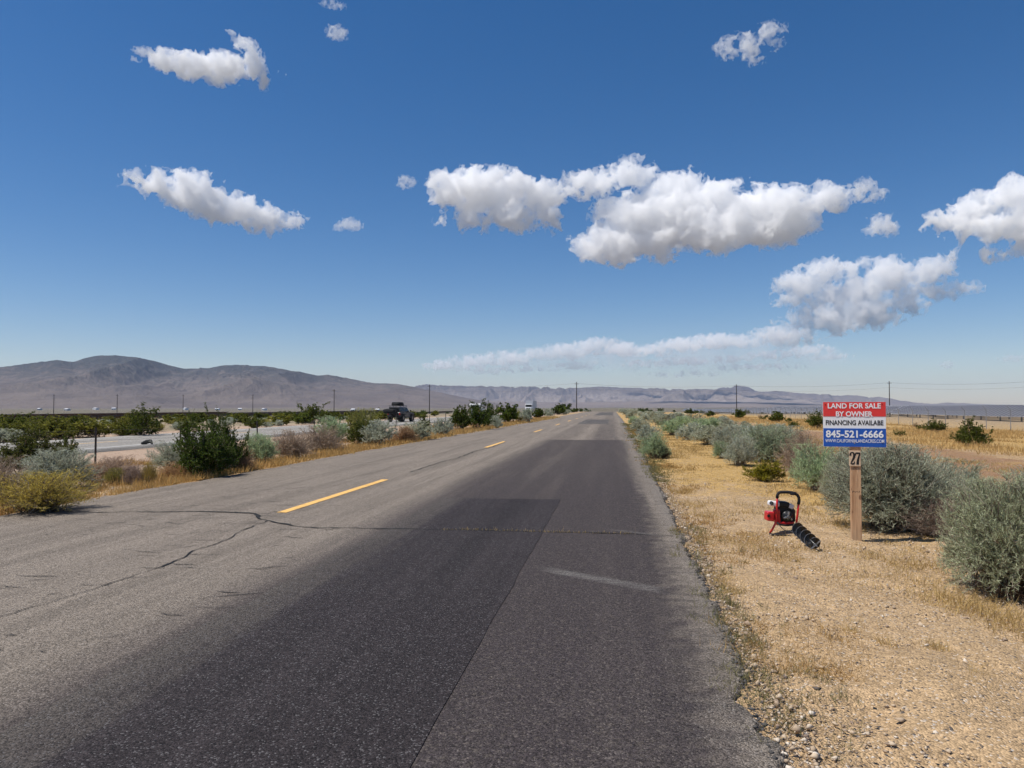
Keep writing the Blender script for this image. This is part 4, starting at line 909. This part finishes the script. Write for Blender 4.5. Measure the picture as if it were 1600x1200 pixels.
for s in (-1,1):
    MB().box((s*.76,-2.09,1.0),(.14,.05,.26)).build('tail_lamp',M_LAMP,car,bevel=.01)
    MB().tube([(s*.87,1.0,.9),(s*.97,1.1,.96),(s*.97,1.9,.96),(s*.87,2.05,.86)],.05,6).build('fender',M_BLK,car); MB().tube([(s*.87,-1.9,.86),(s*.97,-1.75,.96),(s*.97,-.95,.96),(s*.87,-.85,.86)],.05,6).build('fender',M_BLK,car)
    MB().box((s*.95,-.0,.55),(.12,1.6,.08)).build('side_step',M_BLK,car,bevel=.02)
    MB().box((s*1.0,.72,1.36),(.2,.08,.2)).build('mirror',M_BLK,car,bevel=.03)
    for y in (-1.33,1.4): wheel(car,s*.80,y,.46,.32)
MB().box((0,-2.16,.68),(1.6,.16,.2)).build('rear_bumper',M_BLK,car,bevel=.03); MB().box((0,2.2,.66),(1.6,.18,.2)).build('front_bumper',M_BLK,car,bevel=.03)
sw=MB().tube([(0.05,-2.12,1.12),(0.05,-2.38,1.12)],.43,22).build('spare_wheel',M_TYRE,car); MB().tube([(0.05,-2.38,1.12),(0.05,-2.40,1.12)],.22,14).build('rim',M_RIM,sw)
rk=MB()
for s in (-1,1): rk.tube([(s*.68,-1.95,1.97),(s*.68,.25,1.97)],.03,6)
for y in (-1.9,-1.35,-.8,-.25,.2): rk.tube([(-.68,y,1.95),(.68,y,1.95)],.025,6); 
for s in (-1,1):
    for y in (-1.7,-.7,.1): rk.tube([(s*.68,y,1.80),(s*.68,y,1.96)],.022,6)
rk.build('roof_rack',M_BLK,car)
def lump(name,c,d,mat,parent,seed,amp=.09):
    import bmesh
    bm=bmesh.new(); bmesh.ops.create_cube(bm,size=1); bmesh.ops.subdivide_edges(bm,edges=bm.edges[:],cuts=5,use_grid_fill=True)
    for v in bm.verts:
        p=v.co*2; q=Vector((abs(p.x)**4,abs(p.y)**4,abs(p.z)**4)); L=(q.x+q.y+q.z)**.25; p=p/L
        n_=float(vn(p.x*1.7+seed,p.y*1.7+p.z*1.3,seed)); p=p*(1+amp*n_); v.co=Vector((c[0]+p.x*d[0]/2,c[1]+p.y*d[1]/2,c[2]+p.z*d[2]/2))
    me=bpy.data.meshes.new(name); bm.to_mesh(me); bm.free(); me.polygons.foreach_set('use_smooth',np.ones(len(me.polygons),bool)); me.materials.append(mat); return link(name,me,parent)
cg=lump('cargo_bag',(0,-.95,2.2),(1.25,1.5,.5),M_BAG,car,3); lump('cargo_bag',(-.1,.0,2.08),(.9,.5,.28),M_BAG,car,5)
lump('rear_carrier_load',(-.35,-2.75,1.32),(1.5,.6,.55),M_BAG,car,7); MB().tube([(0,-2.1,.75),(0,-2.9,.78)],.05,6).build('hitch_bar',M_BLK,car)
MB().box((-.2,-2.75,1.0),(1.5,.55,.06)).build('hitch_carrier',M_BLK,car)
# ---- lorry coming the other way
M_TRW=plain('truck_white',(.72,.72,.72),.4,vary=.05); M_TRG=plain('trailer_grey',(.42,.43,.45),.5,vary=.1)
ty=252.; tx=-28.3
lor=empty('lorry',(tx,ty,hz(ty)),'white lorry with grey box trailer coming along the highway far off','lorry')
MB().box((0,-1.0,1.9),(2.4,2.0,2.4)).build('cab',M_TRW,lor,bevel=.15); MB().box((0,-2.35,1.3),(2.1,1.3,1.2)).build('bonnet',M_TRW,lor,bevel=.12)
MB().box((0,-2.01,2.45),(2.1,.06,.75)).build('windscreen',M_GLASS,lor); MB().box((0,-3.02,1.3),(1.3,.06,.8)).build('grille',M_BLK,lor)
for s in (-1,1): MB().box((s*.85,-3.01,1.05),(.3,.06,.25)).build('headlight',M_TRW,lor); MB().box((s*1.21,-1.1,2.4),(.05,.9,.6)).build('side_window',M_GLASS,lor)
MB().box((0,6.4,2.75),(2.6,12,2.9)).build('trailer',M_TRG,lor,bevel=.04)
for s in (-1,1):
    for y in (-2.2,.8,2.0,10.2,11.5): wheel(lor,s*1.05,y,.5,.3)
MB().box((0,5.0,1.05),(1.0,13,.25)).build('chassis',M_BLK,lor)
# ---- van half hidden by the verge bushes
vy=136.; vx=-25.0
van=empty('van',(vx,vy,hz(vy)),'pale van on the highway behind the tallest dark verge bush','van')
MB().prism([(-2.6,.45),(-2.65,2.3),(-2.5,2.45),(1.3,2.45),(1.6,2.3),(2.1,1.5),(2.75,1.25),(2.8,.45)],0,-.98,.98).build('body',M_TRW,van,bevel=.06)
MB().box((0,-2.66,1.85),(1.5,.05,.6)).build('rear_window',M_GLASS,van)
for s in (-1,1):
    MB().box((s*.985,1.15,1.85),(.03,.9,.6)).build('side_window',M_GLASS,van); MB().box((s*.8,-2.67,1.2),(.16,.05,.5)).build('tail_lamp',M_LAMP,van)
    for y in (-1.7,1.8): wheel(van,s*.85,y,.36,.25)
# tyre scrap on the highway
tp,_=ground_at(231,698); tp.z=hz(tp.y)+.0
sc_=MB().tube([(-.35,0,.05),(-.15,.1,.12),(.1,.05,.16),(.3,-.1,.06)],[.05,.11,.10,.04],7).build('tyre_scrap',M_TYRE,None,tp); tag(sc_,'black scrap of tyre lying on the highway at the left','tyre scrap')
# ================================================================ wire fence between road and highway
M_TP=plain('rusty_post',(.05,.042,.036),.8,.2,vary=.3,vscale=20); M_WIRE=plain('fence_wire',(.12,.11,.10),.6,.5)
wf=empty('wire_fence',(-13.8,10,float(gz(-13.8,10))),'thin wire fence on dark steel posts between road and highway','fence')
PY=[8,12.8,18.2,22.2,27.5,32.6,37.8,42,46.2,50.4,55,60,65,70,76,82,88]; tops=[]
rr_=random.Random(2)
for y in PY:
    x=-13.8+rr_.uniform(-.12,.12); z=float(gz(x,y)); a=rr_.gauss(0,.05); h=1.02
    bx=Vector((x+13.8,y-10,z-wf.location.z)); tpv=bx+Vector((math.sin(a)*h,rr_.gauss(0,.03),h))
    MB().tube([bx-Vector((0,0,.3)),tpv],.028,5).build('post',M_TP,wf); tops.append((bx,tpv))
for f in (.35,.65,.93):
    MB().tube([b.lerp(t_,f) for b,t_ in tops],.004,4).build('wire',M_WIRE,wf)
# ================================================================ solar field on the right
m=NT('solar_glass'); g=m.obj(); xx,yy,zz=m.sep(g)
fx=m.math('ABSOLUTE',m.math('SUBTRACT',m.math('FRACT',m.math('MULTIPLY',xx,6.0)),.5)); fy=m.math('ABSOLUTE',m.math('SUBTRACT',m.math('FRACT',m.math('MULTIPLY',yy,6.0)),.5))
ln=m.map(m.math('MAXIMUM',fx,fy),.47,.49); c=m.mix(ln,(.008,.011,.030),(.02,.024,.04)); M_PV=m.bsdf(c,.3,0,None,.08); [setattr(q.inputs['IOR'],'default_value',1.15) for q in m.t.nodes if q.type=='BSDF_PRINCIPLED']
M_ALU=plain('aluminium_frame',(.52,.52,.53),.5,.0,vary=.05); M_GALV=plain('galvanised_steel',(.13,.12,.115),.6,.4,vary=.15); M_BACK=plain('panel_back',(.13,.065,.045),.7,vary=.15)
PITCH_M=1.3; MWD=4.1
TILT=math.radians(27)
def module_mesh():
    g_=.13; gl=.03; hx,hy=MWD/2,(PITCH_M-.03)/2
    V=[];Fc=[];fm=[]
    def quad(pts,mi):
        b=len(V); V.extend(pts); Fc.append((b,b+1,b+2,b+3)); fm.append(mi)
    quad([(-hx+gl,-hy+g_,.021),(hx-gl,-hy+g_,.021),(hx-gl,hy-g_,.021),(-hx+gl,hy-g_,.021)],0)
    for a,b,c_,e in ((-hx,-hy,hx,-hy+g_),(-hx,hy-g_,hx,hy),(-hx,-hy+g_,-hx+gl,hy-g_),(hx-gl,-hy+g_,hx,hy-g_)): quad([(a,b,.024),(c_,b,.024),(c_,e,.024),(a,e,.024)],1)
    quad([(-hx,-hy,-.016),(-hx,hy,-.016),(hx,hy,-.016),(hx,-hy,-.016)],2)
    for p,q in (((-hx,-hy),(hx,-hy)),((hx,-hy),(hx,hy)),((hx,hy),(-hx,hy)),((-hx,hy),(-hx,-hy))): quad([(*p,-.016),(*q,-.016),(*q,.024),(*p,.024)],1)
    return np.array(V),np.array(Fc),np.array(fm)
MV,MF,MI=module_mesh(); ME=mesh_np('module',MV,MF,[M_PV,M_ALU,M_BACK],fmat=MI)
# facing the sun on the left (-X): normal tilts towards -X
RT=Matrix.Rotation(-TILT,4,'Y'); RN=np.array(RT.to_3x3())
def tracker(x,y0,n,single,label,group,hub=1.62,post_each=5):
    z0=float(gz(x,y0+n*PITCH_M/2))
    t=empty('solar_row',(x,y0,z0),label,'solar panels',group)
    MB().box((0,n*PITCH_M/2-.1,hub-.10),(.13,n*PITCH_M+.2,.13)).build('torque_tube',M_GALV,t)
    for k in range(2,n,post_each):
        zz=float(gz(x,y0+k*PITCH_M))-z0
        MB().box((0,k*PITCH_M,(hub-.16+zz-.3)/2),(.20,.16,hub-.16-zz+.3)).build('post',M_GALV,t)
    ks=list(range(n)); one=ks[:single]; rest=ks[single:]
    for k in one:
        o=link('module',ME,t,(0,k*PITCH_M+PITCH_M/2,hub)); o.rotation_euler=(0,-TILT,0)
    if rest:
        base=MV@RN.T
        V=np.concatenate([base+np.array((0,k*PITCH_M+PITCH_M/2,hub)) for k in rest]); Fq=np.concatenate([MF+len(MV)*i for i in range(len(rest))])
        tag(link('module_run',mesh_np('module_run',V,Fq,[M_PV,M_ALU,M_BACK],fmat=np.tile(MI,len(rest))),t),kind='stuff')
    return t
SR='solar rows beyond the chain-link fence'
y=98
for k in range(6):
    n=60 if k==0 else 76
    tracker(64,y,n,60 if k==0 else 0,('nearest stretch of blue solar panels, at the right edge of the field','front solar panels, second stretch along the fence','front solar panels, third stretch, behind the sign','front solar panels, fourth stretch, left of the sign','front solar panels, fifth stretch, looking silvery','farthest silvery stretch of the front solar panels')[k],SR)
    y+=n*PITCH_M+4
for k in range(4):
    tracker(72+k*8,92,200,0,('second','third','fourth','fifth')[k]+' row of solar panels counted from the chain-link fence, near half',SR,post_each=8); tracker(72+k*8,360,200,0,('second','third','fourth','fifth')[k]+' row of solar panels counted from the chain-link fence, far half',SR,post_each=8)
# left array, seen from behind
SL='solar rows beyond the highway'
y=118
for k in range(4):
    tracker(-130,y,90,0,('dark backs of solar panels at the left edge beyond the highway','dark backs of solar panels, second stretch from the left','dark backs of solar panels, third stretch from the left','dark backs of solar panels fading out behind the car')[k],SL,hub=1.5).scale=(.68,1,.68); y+=90*PITCH_M+3
tracker(-138,110,250,0,'second row of panel backs behind the front one on the left',SL,hub=1.5,post_each=8).scale=(.68,1,.68)
# inverter cabin
ip=at_depth(1401,640,320.); ip.z=float(gz(ip.x,ip.y))
iv=empty('inverter_cabin',ip,'small white equipment cabin among the solar panels by the pole','cabin'); MB().box((0,0,1.6),(4.4,3.2,3.4)).build('wall',M_TRW,iv,bevel=.03); MB().box((0,0,3.40),(4.8,3.5,.16)).build('roof',M_TRG,iv); MB().box((-2.215,.3,1.3),(.04,1.0,2.0)).build('door',M_TRG,iv); MB().box((-2.215,-.9,2.2),(.04,.7,.5)).build('vent',M_BLK,iv)
# ================================================================ chain-link fence before the solar field
m=NT('chain_link'); g=m.pos(); xx,yy,zz=m.sep(g); u=m.math('MULTIPLY',m.math('ADD',yy,zz),11.0); v=m.math('MULTIPLY',m.math('SUBTRACT',yy,zz),11.0)
a=m.math('MINIMUM',m.math('ABSOLUTE',m.math('SUBTRACT',m.math('FRACT',u),.5)),m.math('ABSOLUTE',m.math('SUBTRACT',m.math('FRACT',v),.5))); mk=m.math('LESS_THAN',a,.035)
d=m.n('ShaderNodeBsdfDiffuse'); d.inputs[0].default_value=(.32,.31,.30,1); tr=m.n('ShaderNodeBsdfTransparent'); mx=m.n('ShaderNodeMixShader'); m.put(mx.inputs[0],mk); m.put(mx.inputs[1],tr.outputs[0]); m.put(mx.inputs[2],d.outputs[0]); m.t.links.new(mx.outputs[0],m.out.inputs[0]); M_LINK=m.m
M_FP=plain('fence_post_steel',(.30,.29,.28),.55,.4,vary=.15)
fx0=34.0; cf=empty('chain_link_fence',(fx0,48,float(gz(fx0,48))),'chain-link fence with angled arms in front of the solar field','fence')
fpts=[]
for k in range(64):
    y=48+k*4.2; z=float(gz(fx0,y)); b=Vector((0,y-48,z-cf.location.z)); fpts.append(b)
    p_=MB().tube([b-Vector((0,0,.25)),b+Vector((0,0,1.85))],.036,6).build('post',M_FP,cf)
    MB().tube([b+Vector((0,0,1.83)),b+Vector((-.30,0,2.15))],.022,5).build('barb_arm',M_FP,p_)
nV=len(fpts); V=[tuple(b+Vector((-.045,0,.04))) for b in fpts]+[tuple(b+Vector((-.045,0,1.8))) for b in fpts]
link('mesh_panel',mesh_np('mesh_panel',V,[(i,i+1,nV+i+1,nV+i) for i in range(nV-1)],M_LINK),cf)
MB().tube([b+Vector((-.03,0,1.82)) for b in fpts],.018,5).build('top_rail',M_FP,cf)
for f in (.35,.7,1.0): MB().tube([b+Vector((-.30*f,0,1.83+.32*f)) for b in fpts],.006,4).build('barbed_wire',M_WIRE,cf)
# ================================================================ power line
M_POLE=plain('weathered_pole',(.045,.036,.03),.85,vary=.3,vscale=2)
PH=13.0; tip=[]
for k,(px,top,h,lab) in enumerate(((1640,600,36,'wooden power pole just outside the right edge'),(1390,600,36,'wooden power pole standing behind the sign'),(1151,602,34.5,'wooden power pole above the silvery solar panels'),(901,597,40,'tallest wooden power pole, left of the road crest'),(671,601,36,'wooden power pole right of the dark car'),(522,609,32,'wooden power pole left of the dark car'),(395,617,25.5,'far wooden power pole, fourth from the left edge'),(286,618,24.5,'far wooden power pole, third from the left edge'),(183,618,23.5,'far wooden power pole, second from the left edge'),(84,619,22.5,'far wooden power pole, first from the left edge'),(-20,620,22,'far wooden power pole just outside the left edge'))):
    dep=PH*F/h; d=pray(px,636); y=dep*d.y/math.hypot(d.x,d.y); x=dep*d.x/math.hypot(d.x,d.y); tz=CAMH+(636-top)*dep/F; bz=float(gz(x,y))
    po=empty('power_pole',(x,y,bz),lab,'power pole','power poles crossing the plain')
    MB().tube([(0,0,-.5),(0,0,tz-bz)],[.26,.19],8).build('pole',M_POLE,po)
    MB().box((0,0,tz-bz-1.0),(2.2,.14,.16)).build('crossarm',M_POLE,po)
    for s in (-1,0,1): MB().tube([(s*.95,0,tz-bz-.92),(s*.95,0,tz-bz-.66)],.06,6).build('insulator',M_TRG,po)
    tip.append(Vector((x,y,tz)))
for q,(dz,lab) in enumerate(((-.75,'upper power wire strung from pole to pole'),(-3.2,'lower power wire strung from pole to pole'))):
    pts=[]
    for a,b in zip(tip[:-1],tip[1:]):
        for i in range(12):
            f=i/12; p_=a.lerp(b,f); p_.z+=dz-1.3*4*f*(1-f); pts.append(p_)
    pts.append(tip[-1]+Vector((0,0,dz)))
    tag(MB().tube(pts,.035 if q==0 else .025,5).build('power_wire',M_WIRE),lab,'wire','power wires')
# ================================================================ far buildings on the plain
r=random.Random(9)
for k,(px,dep,wd,hh,lab) in enumerate(((62,1300,9,4,'tiny grey shed on the plain at the left'),(105,1150,12,3.5,'long low pale building on the plain near the left edge'),(150,1500,20,5,'white building on the plain below the highest peak'),(178,1500,14,5,'white building just right of another on the plain'),(290,1400,16,5,'white building on the plain below the second peak'),(340,1350,12,4,'small white building on the plain, middle of the far row'),(375,1400,12,4,'small white building on the plain left of the dark bush top'),(413,1250,9,4,'small white building on the plain behind the tall open bush'),(552,1000,9,3.6,'small white building left of the dark car'),(590,900,7,3.4,'small white building touching the dark car in view'))):
    d=pray(px,636); x=dep*d.x/d.y; y=dep; z=float(gz(x,y))
    b=empty('building',(x,y,z),lab,'building','far buildings on the plain',rz=r.uniform(-.5,.5))
    mt=M_TRW if 'white' in lab else M_TRG; dp=8
    MB().box((0,0,hh*.35-.5),(wd*.55,dp,hh*.7+1)).build('wall',mt,b)
    MB().prism([(-dp/2-.4,hh*.7),(dp/2+.4,hh*.7),(0,hh*.7+1.2)],0,-wd*.275-.3,wd*.275+.3).build('roof',M_TRW,b)
    MB().box((-wd*.12,-dp/2-.03,1.1),(1.4,.06,2.2)).build('door',M_GALV,b); MB().box((wd*.15,-dp/2-.03,1.5),(2.0,.06,1.1)).build('window',M_GLASS,b)
print('done',round(time.time()-T0,1),'tris',sum(len(m.polygons)*2 for m in bpy.data.meshes))
